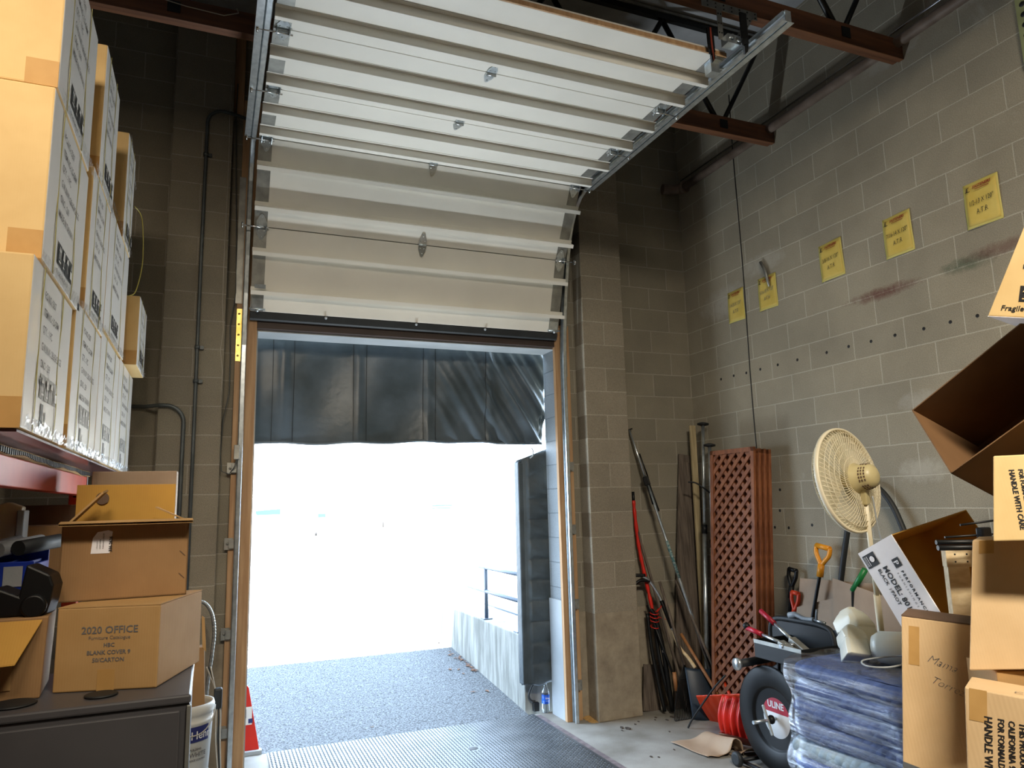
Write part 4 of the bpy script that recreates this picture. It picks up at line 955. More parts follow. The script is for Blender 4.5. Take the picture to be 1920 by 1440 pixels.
MB().box(-.115, -.06, -.36, -.30, 1.68, 1.80).build('ratchet_block', M['black_plastic'], r, bevel=.008)
MB().tube(smooth_pts([(-.10, -.35, 1.74), (-.17, -.34, 1.80), (-.24, -.30, 1.86), (-.30, -.27, 1.87)]), .007, 8).build('ratchet_lever', M['black_steel'], r)
# lattice panels
def lattice(dx, dy, lab, z1=2.115):
    A = V((-.37+dx, -.50+dy, 0)); Bq = V((-.25+dx, -.545+dy, z1)); up = (Bq-A); Lz = up.length; upn = up.normalized(); s = V((0.03, -1, 0)).normalized(); W = .515; nn = s.cross(upn).normalized()
    if nn.x > 0: nn = -nn
    r = root('lattice_panel', A+s*W/2, lab, 'lattice', 'brown lattice panels')
    fw = .035
    for nm, O, a, b in (('frame_side', A, s*fw, up), ('frame_side', A+s*(W-fw), s*fw, up), ('frame_rail', A, s*W, upn*fw), ('frame_rail', A+upn*(Lz-fw), s*W, upn*fw)):
        MB().para(O-nn*.012, a, b, nn*.024).build(nm, M['lattice'], r, bevel=.002)
    for lay, sg in ((.001, 1), (-.009, -1)):
        mb = MB(); w = .031; pitch = .100
        k = -int(Lz/pitch)-2
        while k*pitch < Lz+W:
            # strip along direction (s*sg+upn), clipped to the frame
            c0 = k*pitch
            pts = []
            x0 = 0; y0 = c0 if sg > 0 else c0
            # line: y = c0 + sg*x  for x in [0,W]
            xa, xb = fw*.5, W-fw*.5; ya, yb = c0+sg*xa, c0+sg*xb
            lo, hi = fw*.5, Lz-fw*.5
            def clip(xa, ya, xb, yb):
                if sg > 0:
                    if ya < lo: xa, ya = xa+(lo-ya), lo
                    if yb > hi: xb, yb = xb-(yb-hi), hi
                else:
                    if ya > hi: xa, ya = xa+(ya-hi), hi
                    if yb < lo: xb, yb = xb-(lo-yb), lo
                return xa, ya, xb, yb
            xa, ya, xb, yb = clip(xa, ya, xb, yb)
            if xb-xa > .02:
                p = A+s*xa+upn*ya+nn*lay; q = A+s*xb+upn*yb+nn*lay
                mb.bar(p, q, .0085, w, s.cross(q-p).cross(q-p) if False else (q-p).cross(nn))
            k += 1
        mb.build('slats', M['lattice'], r)
    return r
lattice(0, 0, 'brown wooden lattice panel, foremost of the stack in the corner')
lattice(.035, -.018, 'brown wooden lattice panel, second of the stack', 2.10)
lattice(.07, -.036, 'brown wooden lattice panel, third of the stack', 2.095)
lattice(.105, -.05, 'brown wooden lattice panel, rearmost of the stack', 2.09)

# telescopic pole
r = root('telescopic_pole', (-.30, -.42, 0), 'long silver telescopic pole with a black clamp, leaning across the corner', 'pole')
A, B_ = V((-.718, -.035, 2.34)), V((-.30, -.37, .42))
d = (B_-A)
MB().tube([A, A+d*.235], [.008, .011], 10).build('inner_pole', M['galv'], r); MB().tube([A+d*.22, A+d*1.18], .0135, 12).build('outer_pole', M['galv'], r)
MB().bar(A+d*.215, A+d*.255, .05, .05).build('clamp', M['black_plastic'], r, bevel=.008)
for dy, o0, o1 in ((.022, .11, .22), (-.022, .25, .34), (.018, .25, .37)):
    MB().tube([A+d*o0+V((dy*.7, -.01, 0)), A+d*o1+V((dy, -.01, 0))], .0065, 8).build('cable_guide', M['black_plastic'], r)
MB().bar(A+V((-.01, 0, 0)), A+V((.03, 0, .012)), .012, .01).build('tip', M['black_plastic'], r)
MB().tube([A+d*.50, A+d*.66], .0142, 12).build('worn_band', pm('worn_teal', '3c6a72', '8a9a98', 60, .5, lo=.45, hi=.5), r)
# red wrapped umbrella/banner
r = root('furled_banner', (-.60, -.15, 0), 'furled red banner with black shaft and red ties, left of the silver pole', 'banner')
pts = [(-.715, -.04, 1.73), (-.712, -.045, 1.60), (-.70, -.06, 1.35), (-.68, -.085, 1.15), (-.655, -.11, .95), (-.635, -.14, .76)]
MB().tube(smooth_pts(pts, 5), [.011+.007*abs(math.sin(i*1.1)) for i in range(26)], 9).build('fabric', M['red_plastic'], r)
MB().tube([(-.716, -.04, 1.80), (-.715, -.04, 1.69)], .013, 10).build('tip', M['black_plastic'], r)
MB().tube(smooth_pts([(-.66, -.13, .82), (-.625, -.15, .74), (-.59, -.19, .45), (-.56, -.22, .02)]), .02, 10).build('shaft', M['black_plastic'], r)
mb = MB()
for z in (.68, .73, .76, .79): mb.tube([(-.635+.035*math.cos(a), -.145+.035*math.sin(a), z+.01*math.sin(a)) for a in [k*PI/6 for k in range(13)]], .004, 5)
mb.bar((-.62, -.16, .80), (-.565, -.17, .86), .03, .004); mb.bar((-.61, -.16, .76), (-.545, -.18, .735), .025, .004)
mb.build('ties', M['red_plastic'], r)
board('wooden_pole', 'thin brown pole leaning just right of the red banner', (-.45, -.30, .02), (-.705, -.05, 1.50), .02, .018, M['wood_board'])
# leaf rake (black tines)
r = root('leaf_rake', (-.55, -.37, 0), 'black fan leaf rake standing on its tines in the corner', 'rake')
MB().tube([(-.505, -.35, .40), (-.60, -.20, 1.05)], .0125, 10).build('handle', M['wood_board'], r)
for i in range(15):
    u = i/14-.5; MB().tube(smooth_pts([(-.508, -.35, .41), (-.515+u*.10, -.36, .30), (-.535+u*.19, -.375, .12), (-.545+u*.215, -.385, .012), (-.545+u*.215, -.41, .004)], 3), .0035, 5).build('tine', M['black_plastic'], r)
MB().tube([(-.515-.055, -.362, .30), (-.515, -.366, .30), (-.515+.055, -.362, .30)], .004, 5).build('brace', M['black_plastic'], r)
# black T posts / shafts beside the rake
r = root('hand_tool', (-.63, -.25, 0), 'dark long tool shaft with a wooden grip, behind the leaf rake', 'tool')
MB().tube([(-.67, -.10, .85), (-.56, -.30, .25)], .010, 8).build('shaft', M['black_steel'], r); MB().tube([(-.575, -.30, .34), (-.572, -.31, .20)], .016, 10).build('wooden_grip', M['handle_wood'], r)
MB().tube([(-.60, -.20, .50), (-.598, -.202, .48)], .0125, 10).build('ferrule', M['white_paint'], r)
r = root('folded_chair_frame', (-.66, -.16, 0), 'folded black tubular frame standing against the wall left of the rake', 'frame')
MB().tube(smooth_pts([(-.66, -.08, .78), (-.655, -.12, .45), (-.62, -.2, .02)]), .015, 10).build('tube', M['black_steel'], r)
MB().tube(smooth_pts([(-.60, -.09, .75), (-.60, -.14, .4), (-.55, -.22, .02)]), .017, 10).build('tube', M['black_steel'], r)
board('wooden_board', 'short dark board on the floor behind the leaf rake', (-.66, -.07, .0), (-.62, -.05, .36), .17, .015, M['wood_board'])
# ergonomic snow shovel, black D handle, blue scoop
r = root('snow_shovel', (-.43, -.46, 0), 'snow shovel with a bent pale shaft, black grips and dark blue scoop', 'shovel')
hp = smooth_pts([(-.715, -.13, 1.09), (-.66, -.14, 1.05), (-.585, -.155, .93), (-.555, -.20, .80), (-.535, -.26, .66)])
MB().tube(hp, .013, 10).build('shaft', M['galv'], r)
MB().tube(hp[14:24], .018, 10).build('foam_grip', M['black_plastic'], r)
MB().tube(smooth_pts([(-.535, -.26, .66), (-.53, -.28, .60), (-.51, -.31, .52), (-.47, -.36, .45), (-.44, -.40, .38)]), .0145, 10).build('bent_shaft', M['wood_pale'], r)
MB().tube(smooth_pts([(-.70, -.14, 1.10), (-.80, -.11, 1.10), (-.805, -.10, 1.06), (-.80, -.12, 1.03), (-.74, -.13, 1.06), (-.66, -.14, 1.05)]), .014, 10).build('d_grip', M['black_plastic'], r)
def scoop(mb, c, s, dn, fw, w, h, cur):
    c, s, dn, fw = V(c), V(s).normalized(), V(dn).normalized(), V(fw).normalized()
    mb.grid(lambda u, v: c+s*((u-.5)*w*(.8+.2*v))+dn*(h*v)+fw*(cur*math.sin(v*PI*.6)-.5*cur*(2*u-1)**2), 14, 14)
    return mb
scoop(MB(), (-.42, -.41, .37), (1, -.25, -.12), (.12, -.12, -1), (-.5, -.8, 0), .28, .38, .06).build('scoop', M['dark_blue'], r, solid=.005)
# wooden handled tools crossing the lattice
tag(MB().tube([(-.475, -.28, .63), (-.36, -.50, .26), (-.33, -.56, .17)], .013, 10).build('tool_handle', M['handle_wood']), 'reddish wooden tool handle running down to the orange shovel', 'handle')
tag(MB().tube([(-.44, -.2, 1.05), (-.27, -.52, .22)], .0125, 10).build('tool_handle', M['wood_board']), 'dull grey wooden handle crossing in front of the lattice', 'handle')
# orange-red and red plastic scoops
def ribbed(O, s, dn, w, h, nrm, mat, name, par, ribs=6, cur=.03, taper=.0):
    O, s, dn, nrm = V(O), V(s).normalized(), V(dn).normalized(), V(nrm).normalized()
    return MB().grid(lambda u, v: O+s*(w*(u-.5)*(1-taper*v))+dn*(h*v)+nrm*(.010*math.cos(u*ribs*2*PI)*(.06 < v < .94)*(.05 < u < .95)+cur*(1-(2*u-1)**2)*.0+cur*math.sin(v*PI)), 60, 16).build(name, mat, par, solid=.005)
r = root('push_shovel', (-.42, -.75, 0), 'orange red ribbed plastic snow scoop lying tilted against the lattice', 'shovel')
ribbed((-.50, -.80, .27), (.28, -1, .22), (.45, .15, -.6), .50, .34, (-.7, -.2, .5), M['orange_plastic'], 'scoop', r, 7)
MB().tube([(-.36, -.75, .18), (-.33, -.62, .30)], .013, 8).build('socket', M['orange_plastic'], r)
r = root('push_shovel', (-.60, -1.1, 0), 'red ribbed plastic snow scoop with a metal edge, left of the strapping reel', 'shovel')
ribbed((-.60, -1.13, .33), (.35, -1, 0), (-.12, .0, -1), .28, .26, (-1, -.35, .1), M['red_plastic'], 'scoop', r, 5, .05)
MB().para((-.70, -1.0, .035), (.12, -.28, 0), (.01, .01, 0), (0, 0, .045)).build('metal_edge', M['chrome'], r)
# long black hose / rod arcs
tag(MB().tube(smooth_pts([(-.50, -.86, .42), (-.56, -.80, .33), (-.62, -.70, .18), (-.66, -.62, .06), (-.68, -.60, .006)]), .007, 8).build('black_cable', M['rubber']), 'thin black cable curving down over the orange scoop to the floor', 'cable')

# D-handled tools against the right wall
def dtool(p, q, mat_h, mat_s, lab, w=.055, rad=.013, nm='garden_tool', bend=0):
    p, q = V(p), V(q); d = (q-p).normalized(); s = V((0, -1, 0)); s = (s-d*s.dot(d)).normalized()
    r = root(nm, q, lab, 'shovel', 'D handled tools against the right wall')
    t = p+d*.125
    MB().tube([p+s*w+d*.006, p-s*w+d*.006], rad*1.15, 10).build('grip', mat_h, r)
    mb = MB()
    for sg in (1, -1): mb.tube(smooth_pts([p+s*w*sg+d*.004, p+s*w*sg*.95+d*.055, p+s*w*sg*.45+d*.10, t+d*.01]), rad, 8)
    mb.tube([t, t+d*.09], rad*1.5, 10); mb.build('yoke', mat_h, r)
    mid = (t+q)/2+s*bend
    MB().tube(smooth_pts([t+d*.05, mid, q]), .0125, 10).build('shaft', mat_s, r)
    return r
dtool((-.06, -1.17, 1.19), (-.14, -1.02, .10), M['black_plastic'], M['black_steel'], 'black D handled shovel leaning on the wall right of the lattice', .038, .014)
dtool((-.10, -1.22, 1.03), (-.16, -1.12, .10), M['orange_plastic'], M['handle_wood'], 'small red D handled tool with a wooden shaft', .034, .014)
dtool((-.10, -1.53, 1.375), (-.22, -1.33, .2), M['yellow_plastic'], M['black_steel'], 'yellow D handled shovel with a bent black shaft', .062, .016, bend=-.03)
r = root('garden_tool', (-.2, -1.78, .1), 'green gripped tool with a black shaft, left of the white printed carton', 'tool')
MB().tube([(-.13, -1.90, 1.245), (-.15, -1.80, 1.10)], .020, 12).build('grip', M['green_plastic'], r); MB().tube([(-.15, -1.81, 1.13), (-.20, -1.75, .2)], .014, 10).build('shaft', M['black_steel'], r)
MB().tube([(-.16, -1.79, .75), (-.2, -1.74, .55), (-.2, -1.72, .35)], .018, 8).build('tube', M['black_steel'], r)
# black hose
tag(MB().tube(smooth_pts([(-.06, -2.26, 1.28), (-.06, -2.18, 1.46), (-.05, -2.09, 1.66), (-.05, -1.98, 1.78), (-.05, -1.87, 1.78), (-.06, -1.77, 1.62), (-.08, -1.70, 1.36), (-.10, -1.63, 1.05), (-.13, -1.58, .8), (-.15, -1.56, .5), (-.2, -1.5, .05)]), .019, 12).build('black_hose', M['rubber']), 'thick black hose arching over behind the fan', 'hose')
# cardboard sheets leaning on the wall
def sheet(O, a, b, lab, mat='card_grey'):
    return tag(MB().para(O, a, b, (-.004, 0, 0)).build('cardboard_sheet', M[mat]), lab, 'cardboard sheet', 'flattened cartons against the right wall')
sheet((-.16, -1.18, .35), (0, -.70, .02), (.10, -.06, .78), 'flattened carton against the wall, rearmost, its top edge behind the yellow handle')
sheet((-.21, -1.15, .25), (0, -.60, .17), (.09, -.10, .68), 'flattened carton leaning in front, tilted, left of the black hose')
sheet((-.24, -1.66, .25), (0, -.62, -.12), (.09, .02, .92), 'flattened carton leaning right of the black hose, behind the milk jugs')
# torn cardboard on the floor
r = root('torn_cardboard', (-.85, -1.05, 0), 'torn flattened cardboard with a lifted edge on the floor in front of the red scoop', 'cardboard')
def tc(u, v):
    p = V((-.995, -.83, 0))*(1-u)*(1-v)+V((-.64, -.86, 0))*u*(1-v)+V((-.70, -1.27, 0))*u*v+V((-.95, -1.20, 0))*(1-u)*v
    z = .012+.10*math.exp(-((u-.80)/.22)**2)*(.35+.65*v)-.06*max(0, u-.9)/.1*.8
    return p+V((.012*math.sin(v*23)*(u > .95), .01*math.sin(u*19)*(v > .97), max(.004, z)+.003*math.sin(u*9+v*7)))
MB().grid(tc, 30, 20).build('sheet', M['card_grey'], r, solid=.004)
MB().grid(lambda u, v: (-.78+.22*u, -1.28+.10*v-.05*u, .006+.05*math.sin(u*PI)*(1-v)), 10, 6).build('torn_strip', M['card_grey'], r, solid=.004)
# floor litter and sawdust
mb = MB(); random.seed(3)
mb.grid(lambda u, v: (-1.27+.16*u, -.155+.22*v*(1-.3*abs(2*u-1)), .002+.022*v*math.sin(u*PI)**.5+.003*math.sin(u*31+v*17)), 14, 10)
tag(mb.build('sawdust_pile', M['sawdust']), 'small pile of tan sawdust between the right jamb and the pilaster', 'sawdust', kind='stuff')
for k, (x, y, s) in enumerate(((-1.12, -.36, .016), (-1.09, -.40, .02), (-1.15, -.42, .01), (-.98, -.33, .009), (-1.27, -1.0, .010), (-1.23, -1.03, .008), (-.92, -.28, .008), (-1.05, -.95, .008), (-.78, -.30, .008), (-.85, -.6, .008), (-.7, -.35, .012), (-.62, -.30, .015), (-.58, -.33, .012), (-.74, -.25, .01), (-2.86, .55, .02))):
    mb = MB(); a = random.random()*6
    mb.prism([V((x+s*math.cos(a+i*1.26)*(1-.4*(i % 2)), y+s*1.5*math.sin(a+i*1.26), .0005)) for i in range(5)], (0, 0, s*.5))
    tag(mb.build('debris_chip', M['debris']), 'small dark crumb of litter on the floor', 'debris', 'floor litter')

# ------------------------------------------------------------------ strapping cart
r = root('strapping_cart', (-.72, -1.62, 0), 'black strapping cart with a large reel, tool tray and round red label', 'strapping cart')
cx, cy, cz, R_ = -.755, -1.64, .335, .322
X1 = V((-1, 0, 0))
disc = [(.02, -.03), (.16, -.03), (.172, -.028), (.190, -.004), (.20, .002), (R_-.012, .006), (R_, .0), (R_, -.008), (R_-.01, -.010), (.19, -.014), (.04, -.04)]
d1 = MB().lathe(disc, (cx, cy, cz), X1, 64).build('reel_flange', M['black_plastic'], r)
MB().lathe([(.11, 0), (.11, .15)], (cx+.036, cy, cz), (1, 0, 0), 32).build('reel_core', M['black_plastic'], r)
MB().lathe([(q, -h) for q, h in disc], (cx+.19, cy, cz), X1, 64).build('reel_flange', M['black_plastic'], r)
# round label: white disc, red upper half
lb = MB().lathe([(.0, .0025), (.138, .0025), (.140, 0)], (cx+.029, cy, cz), X1, 40).build('round_label', M['white_ink'], d1)
mb = MB(); pts = [V((cx+.0262, cy-.136*math.cos(a), cz+.136*math.sin(a))) for a in [PI*(.08+.84*k/24) for k in range(25)]]
mb.prism(pts, (-.0008, 0, 0)); mb.build('red_half', M['red_label'], d1)
text('label_print', (cx+.025, cy-.0, cz+.062), (0, -1, .0), (0, 0, 1), [('ULINE', .0, 0, .056, {'al': 'CENTER', 'bold': .0015, 'sx': .95})], M['white_ink'], d1, .001)
MB().tube([(cx+.02, cy, cz), (cx-.16, cy, cz)], .011, 14).build('spindle', M['galv'], r)
mb = MB(); mb.bar((cx-.045, cy-.035, cz-.085), (cx-.045, cy+.035, cz+.085), .022, .012, (1, 0, 0)); mb.build('wing_nut', M['galv_dull'], r, bevel=.005)
MB().lathe([(.026, 0), (.028, .01), (.02, .03)], (cx-.008, cy, cz), X1, 20).build('hub', M['black_plastic'], r)
# frame, roller, wheels
for xx in (-.72, -.60):
    MB().tube([(xx+.03, -1.615, .30), (xx+.03, -1.66, .70)], .013, 10).build('frame_post', M['black_steel'], r)
MB().tube([(-.83, -1.40, .03), (-.57, -1.40, .03)], .013, 10).build('axle', M['black_steel'], r)
MB().tube([(-.83, -1.83, .02), (-.57, -1.83, .02)], .013, 10).build('axle', M['black_steel'], r)
for xx in (-.835, -.60): MB().tube([(xx, -1.40, .03), (xx, -1.83, .03)], .012, 8).build('base_rail', M['black_steel'], r)
for k, yy in enumerate((-1.40, -1.86)): MB().lathe([(.03, 0), (.045, .004), (.045, .03), (.03, .034)], (-.885, yy, .0455), (1, 0, 0), 20).build('caster', M['rubber'], r)
MB().lathe([(.0, 0), (.038, .002), (.040, .02), (.034, .028)], (-.90, -1.49, .655), (1, 0, 0), 24).build('roller_cap', M['galv'], r)
MB().tube([(-.875, -1.49, .655), (-.62, -1.49, .665)], .026, 16).build('roller', M['rubber'], r)
# tray
mb = MB(); x0, x1, y0, y1, z0, z1 = -.90, -.60, -2.09, -1.685, .735, .845
mb.para((x0, y0, z0), (.006, 0, 0), (0, y1-y0, 0), (0, 0, z1-z0)); mb.para((x1, y0, z0), (.006, 0, 0), (0, y1-y0, 0), (0, 0, z1-z0+.08))
mb.box(x0, x1, y0, y0+.006, z0, z1); mb.box(x0, x1, y1-.006, y1, z0, z1); mb.box(x0, x1, y0, y1, z0, z0+.006)
mb.build('tray', M['black_steel'], r, bevel=.003)
MB().box(x0-.002, x0, y0, y1, z1-.022, z1+.001).build('tray_edge', M['galv_dull'], r)
MB().tube(smooth_pts([(-.61, -1.53, .66), (-.60, -1.50, .80), (-.60, -1.52, .90), (-.60, -1.60, .935), (-.60, -1.80, .94), (-.60, -1.96, .935), (-.60, -2.04, .90), (-.60, -2.06, .76), (-.60, -2.05, .66)]), .017, 12).build('push_handle', M['rubber'], r)
MB().box(-.605, -.595, -2.05, -1.52, .70, .92).build('back_panel', M['black_steel'], r)
# tensioner and sealer lying in the tray
def tool2(A, B_, C_, lab, ball=False):
    t = root('strapping_tool', (A[0], A[1], A[2]), lab, 'hand tool', 'strapping tools in the cart tray')
    A, B_, C_ = V(A), V(B_), V(C_)
    MB().tube([A+(B_-A)*.34, B_], [.009, .013], 10).build('lever', M['galv'], t); MB().tube([A, A+(B_-A)*.40], .0155, 12).build('red_grip', M['red_label'], t)
    if ball: MB().lathe([(.0, -.024), (.014, -.02), (.024, 0), (.014, .02), (0, .024)], A+V((0, .0, .01)), (0, 1, 0), 14).build('ball_knob', M['black_plastic'], t)
    MB().bar(B_-(B_-A).normalized()*.05, C_, .05, .035).build('jaw', M['galv_dull'], t, bevel=.005)
    MB().lathe([(.012, 0), (.012, .03)], B_+V((-.02, 0, .0)), (-1, 0, 0), 12).build('pivot', M['chrome'], t)
tool2((-.78, -1.63, 1.00), (-.80, -1.95, .845), (-.80, -2.05, .80), 'steel strapping tool with a red grip raised above the tray')
tool2((-.88, -1.60, .90), (-.86, -1.93, .84), (-.86, -2.02, .80), 'second strapping tool with a black ball knob and red grip, lower in the tray', True)
r = root('glue_gun', (-.58, -1.85, .94), 'white plastic tool resting on the cart handle', 'tool')
MB().tube(smooth_pts([(-.60, -1.69, .965), (-.60, -1.75, .975), (-.60, -1.82, .96), (-.60, -1.90, .965)]), [.020]*6+[.014]*13, 12).build('body', M['white_paint'], r)
MB().tube([(-.60, -1.90, .965), (-.60, -1.99, .955)], .009, 8).build('nozzle', M['galv'], r); MB().tube([(-.60, -1.92, .97), (-.60, -1.93, 1.03)], .007, 8).build('trigger', M['white_paint'], r)

# ------------------------------------------------------------------ moving blankets
zz = 0; specs = [('quilt_sky', .09, 'pale blue'), ('quilt_blue', .07, 'blue'), ('quilt_sky', .07, 'pale blue'), ('quilt_grey', .06, 'grey blue'), ('quilt_sky', .055, 'pale blue'), ('quilt_beige', .035, 'beige edged'), ('quilt_blue', .06, 'bright blue'), ('quilt_grey', .075, 'grey blue'), ('quilt_navy', .085, 'navy'), ('quilt_navy', .09, 'navy'), ('quilt_navy', .085, 'navy'), ('quilt_navy', .075, 'navy')]
tot = sum(s[1] for s in specs); k_ = .9/tot; ordn = ['bottom', 'second', 'third', 'fourth', 'fifth', 'sixth', 'seventh', 'eighth', 'ninth', 'tenth', 'eleventh', 'topmost']
random.seed(11); prof = []
for i, (m_, h, cn) in enumerate(specs):
    h *= k_; zc = zz+h/2; bulge = [.0, .01, .02, .015, .0, .01, .03, .035, .02, .01, .0, -.01][i]+.006*random.random()
    x0, x1, y0, y1 = -1.325-bulge, -.79, -3.21, -2.44+bulge*.5
    mb = MB(); rr = h*.52
    def ring(z, ins): return [(x0+ins, y0+ins), (x1-ins, y0+ins), (x1-ins, y1-ins), (x0+ins, y1-ins)]
    N = 56; L = 7; base = []
    def supell(t):
        c, s_ = math.cos(t), math.sin(t); e = .22
        return (math.copysign(abs(c)**e, c), math.copysign(abs(s_)**e, s_))
    def fn(u, v):
        cx_, sy_ = supell(u*2*PI); ph = -PI/2+PI*v; ins = (1-math.cos(ph))*rr
        hx, hy = (x1-x0)/2-ins, (y1-y0)/2-ins; w = .004*math.sin(u*47+i*2)+.003*math.sin(u*91+i)
        sag = .014*math.sin((sy_*hy+.4)*3.2+i*.35)+.03*max(0, (hy*sy_)/hy)*0
        return ((x0+x1)/2+cx_*(hx+w), (y0+y1)/2+sy_*(hy+w), zc+h*.53*math.sin(ph)+sag-(.014*math.sin(1.28+i*.35))*0)
    mb.grid(fn, N*2, 9); 
    mb.prism([V(fn(k/24, 1)) for k in range(24)], (0, 0, .0005)); mb.prism([V(fn(k/24, 0)) for k in range(24)], (0, 0, -.0005))
    tag(mb.build('moving_blanket', M[m_]), 'folded %s quilted moving blanket, %s of the wrapped stack' % (cn, ordn[i]), 'blanket', 'folded moving blankets in the wrapped stack')
    prof.append((zc, x0, y1)); zz += h
def wf(u, v):
    t = u*2*PI; c, s_ = math.cos(t), math.sin(t); e = .25; cx_, sy_ = math.copysign(abs(c)**e, c), math.copysign(abs(s_)**e, s_)
    z = .02+v*.875; b = .012+.008*math.sin(z*31+1)+.010*math.sin(z*13+u*6)+.005*math.sin(u*60+z*9); low = .0
    return (-1.06+cx_*(.292+b), -2.825+sy_*(.405+b), z)
r = root('stretch_film', (-1.06, -2.825, 0), 'clear stretch film wound round the stack of moving blankets', 'film')
MB().grid(wf, 160, 60).build('wrap', M['film'], r)
MB().grid(lambda u, v: (-1.34+.56*u, -3.2+.78*v, .912+.010*math.sin(u*17+v*5)+.008*math.sin(v*29+u*11)), 40, 40).build('top_wrap', M['film2'], r)
# milk jugs
def jug(c, rz, tilt, lab, s=1.0):
    r = root('milk_jug', c, lab, 'jug', 'empty plastic milk jugs')
    Mx = Matrix.Translation(V(c)) @ Matrix.Rotation(rz, 4, 'Z') @ Matrix.Rotation(1.05+tilt, 4, 'Y') @ Matrix.Rotation(.3, 4, 'Z')
    w = .078*s; hs = [(-.115, .82), (-.108, 1), (-.02, .98), (-.01, .93), (.0, .98), (.055, .95), (.085, .70), (.105, .45), (.112, .30), (.118, .0)]
    k8 = [(1, .72), (.72, 1), (-.72, 1), (-1, .72), (-1, -.72), (-.72, -1), (.72, -1), (1, -.72)]
    mb = MB(); random.seed(int(s*100))
    for h, f in hs:
        for i, (x, y) in enumerate(k8):
            j = .010*s*(random.random()-.5) if f > .5 else 0
            mb.v.append(Mx @ V((x*w*f+j+.012*s*(h > .02)*(f > .3), y*w*f*.92+j, h*s)))
    for a_ in range(len(hs)-1):
        for i in range(8):
            i2 = (i+1) % 8; mb.f.append([a_*8+i, a_*8+i2, a_*8+8+i2, a_*8+8+i]); mb.m.append(0); mb.sm.append(True)
    mb.f.append(list(range(8))[::-1]); mb.m.append(0); mb.sm.append(False)
    mb.build('body', M['milk'], r, bevel=.008, subd=1)
    MB().tube([Mx @ V(p) for p in smooth_pts([(.02*s, 0, .108*s), (.055*s, 0, .105*s), (.078*s, 0, .085*s), (.086*s, 0, .05*s)])], .012*s, 10).build('handle', M['milk'], r)
    return r, Mx
r1, Mx = jug((-1.06, -2.63, .985), .9, -.35, 'front milk jug lying crushed on the wrapped blankets', .85)
r2, Mx = jug((-.93, -2.54, 1.025), 1.3, -.55, 'taller milk jug standing behind the crushed one', 1.05)
r = root('clear_container', (-.97, -2.86, .925), 'rounded translucent container lying on the blankets beside the tall cartons', 'container')
MB().lathe([(0, -.15), (.05, -.145), (.075, -.11), (.08, 0), (.075, .11), (.05, .145), (0, .15)], (-.97, -2.86, .985), (.5, -.85, 0), 32).build('shell', M['milk'], r)
# white cord from the fan
tag(MB().tube(smooth_pts([(-.90, -2.70, 1.72), (-.87, -2.69, 1.55), (-.84, -2.70, 1.40), (-.86, -2.74, 1.25), (-.86, -2.80, 1.10), (-.90, -2.95, 1.03), (-1.02, -3.02, .99), (-1.10, -3.0, .965), (-1.22, -2.98, .95), (-1.27, -2.90, .945), (-1.20, -2.82, .95), (-1.08, -2.90, .97), (-1.06, -3.02, .985)], 8), .0042, 8).build('power_cord', M['white_paint']), 'white power cord looping down from the fan onto the wrapped blankets', 'cord')

# ------------------------------------------------------------------ pedestal fan
n = V((.213, -.969, .128)).normalized(); C = V((-.956, -2.603, 1.809)); R_ = .272
r = root('pedestal_fan', (-.47, -2.30, 0), 'ivory pedestal fan seen from behind, leaning before the right wall', 'fan')
u_ = n.orthogonal().normalized(); w_ = n.cross(u_)
def ring(rad, h, th, seg=72, k=8): return [C+(u_*math.cos(a)+w_*math.sin(a))*rad+n*h for a in [2*PI*i/seg for i in range(seg+1)]]
mb = MB(); mb.lathe([(R_, -.014), (R_+.010, -.012), (R_+.012, 0), (R_+.010, .012), (R_, .014), (R_-.002, 0), (R_, -.014)], C, n, 72); mb.build('rim', M['ivory'], r)
def cage(sg, N, nm, hub, depth):
    mb = MB()
    for i in range(N):
        a0 = 2*PI*i/N; pts = []
        for k in range(9):
            f = k/8; rad = hub+(R_-hub)*f; a = a0+(.55*(1-f) if sg > 0 else 0); h = sg*(depth*math.sqrt(max(0, 1-f**3.2))+.004)
            pts.append(C+(u_*math.cos(a)+w_*math.sin(a))*rad+n*h)
        mb.tube(pts, .0017, 4, cap=False)
    for f in (.25, .45, .62, .78, .9):
        rad = hub+(R_-hub)*f; mb.tube(ring(rad, sg*(depth*math.sqrt(1-f**3.2)+.004), 0), .0019, 4, cap=False)
    return mb.build(nm, M['ivory'], r)
cage(1, 66, 'rear_grille', .062, .048); cage(-1, 50, 'front_grille', .03, .075)
for k in range(3):
    a0 = k*2*PI/3+.3
    MB().grid(lambda u, v: C+(u_*math.cos(a0+(v-.5)*(1.5*(1-.25*u)))+w_*math.sin(a0+(v-.5)*(1.5*(1-.25*u))))*(.04+.19*u)+n*(-.005+.04*(v-.5)), 8, 10).build('blade', M['blade'], r)
MB().lathe([(.0, -.02), (.045, -.02), (.05, .02), (.05, .05)], C, n, 24).build('blade_hub', M['ivory_dark'], r)
mot = MB().lathe([(.070, .030), (.082, .038), (.082, .055), (.070, .066), (.066, .115), (.058, .145), (.032, .160), (0, .162)], C, n, 32).build('motor_housing', M['ivory_dark'], r)
mb = MB()
for i in range(24):
    if i % 6 == 5: continue
    a = 2*PI*i/24
    for h, q in ((.100, .0675), (.113, .0665), (.127, .0635)): mb.bar(C+(u_*math.cos(a)+w_*math.sin(a))*q+n*h, C+(u_*math.cos(a+.16)+w_*math.sin(a+.16))*q+n*h, .004, .0065, n)
mb.build('vent_slots', M['card_dark'], mot)
J = C+n*.085+V((.0, .0, -.075)); Bp = V((-.47, -2.30, .03))
MB().bar(J+V((0, 0, .03)), J+(Bp-J).normalized()*.07, .04, .035, n).build('neck', M['ivory_dark'], r, bevel=.006)
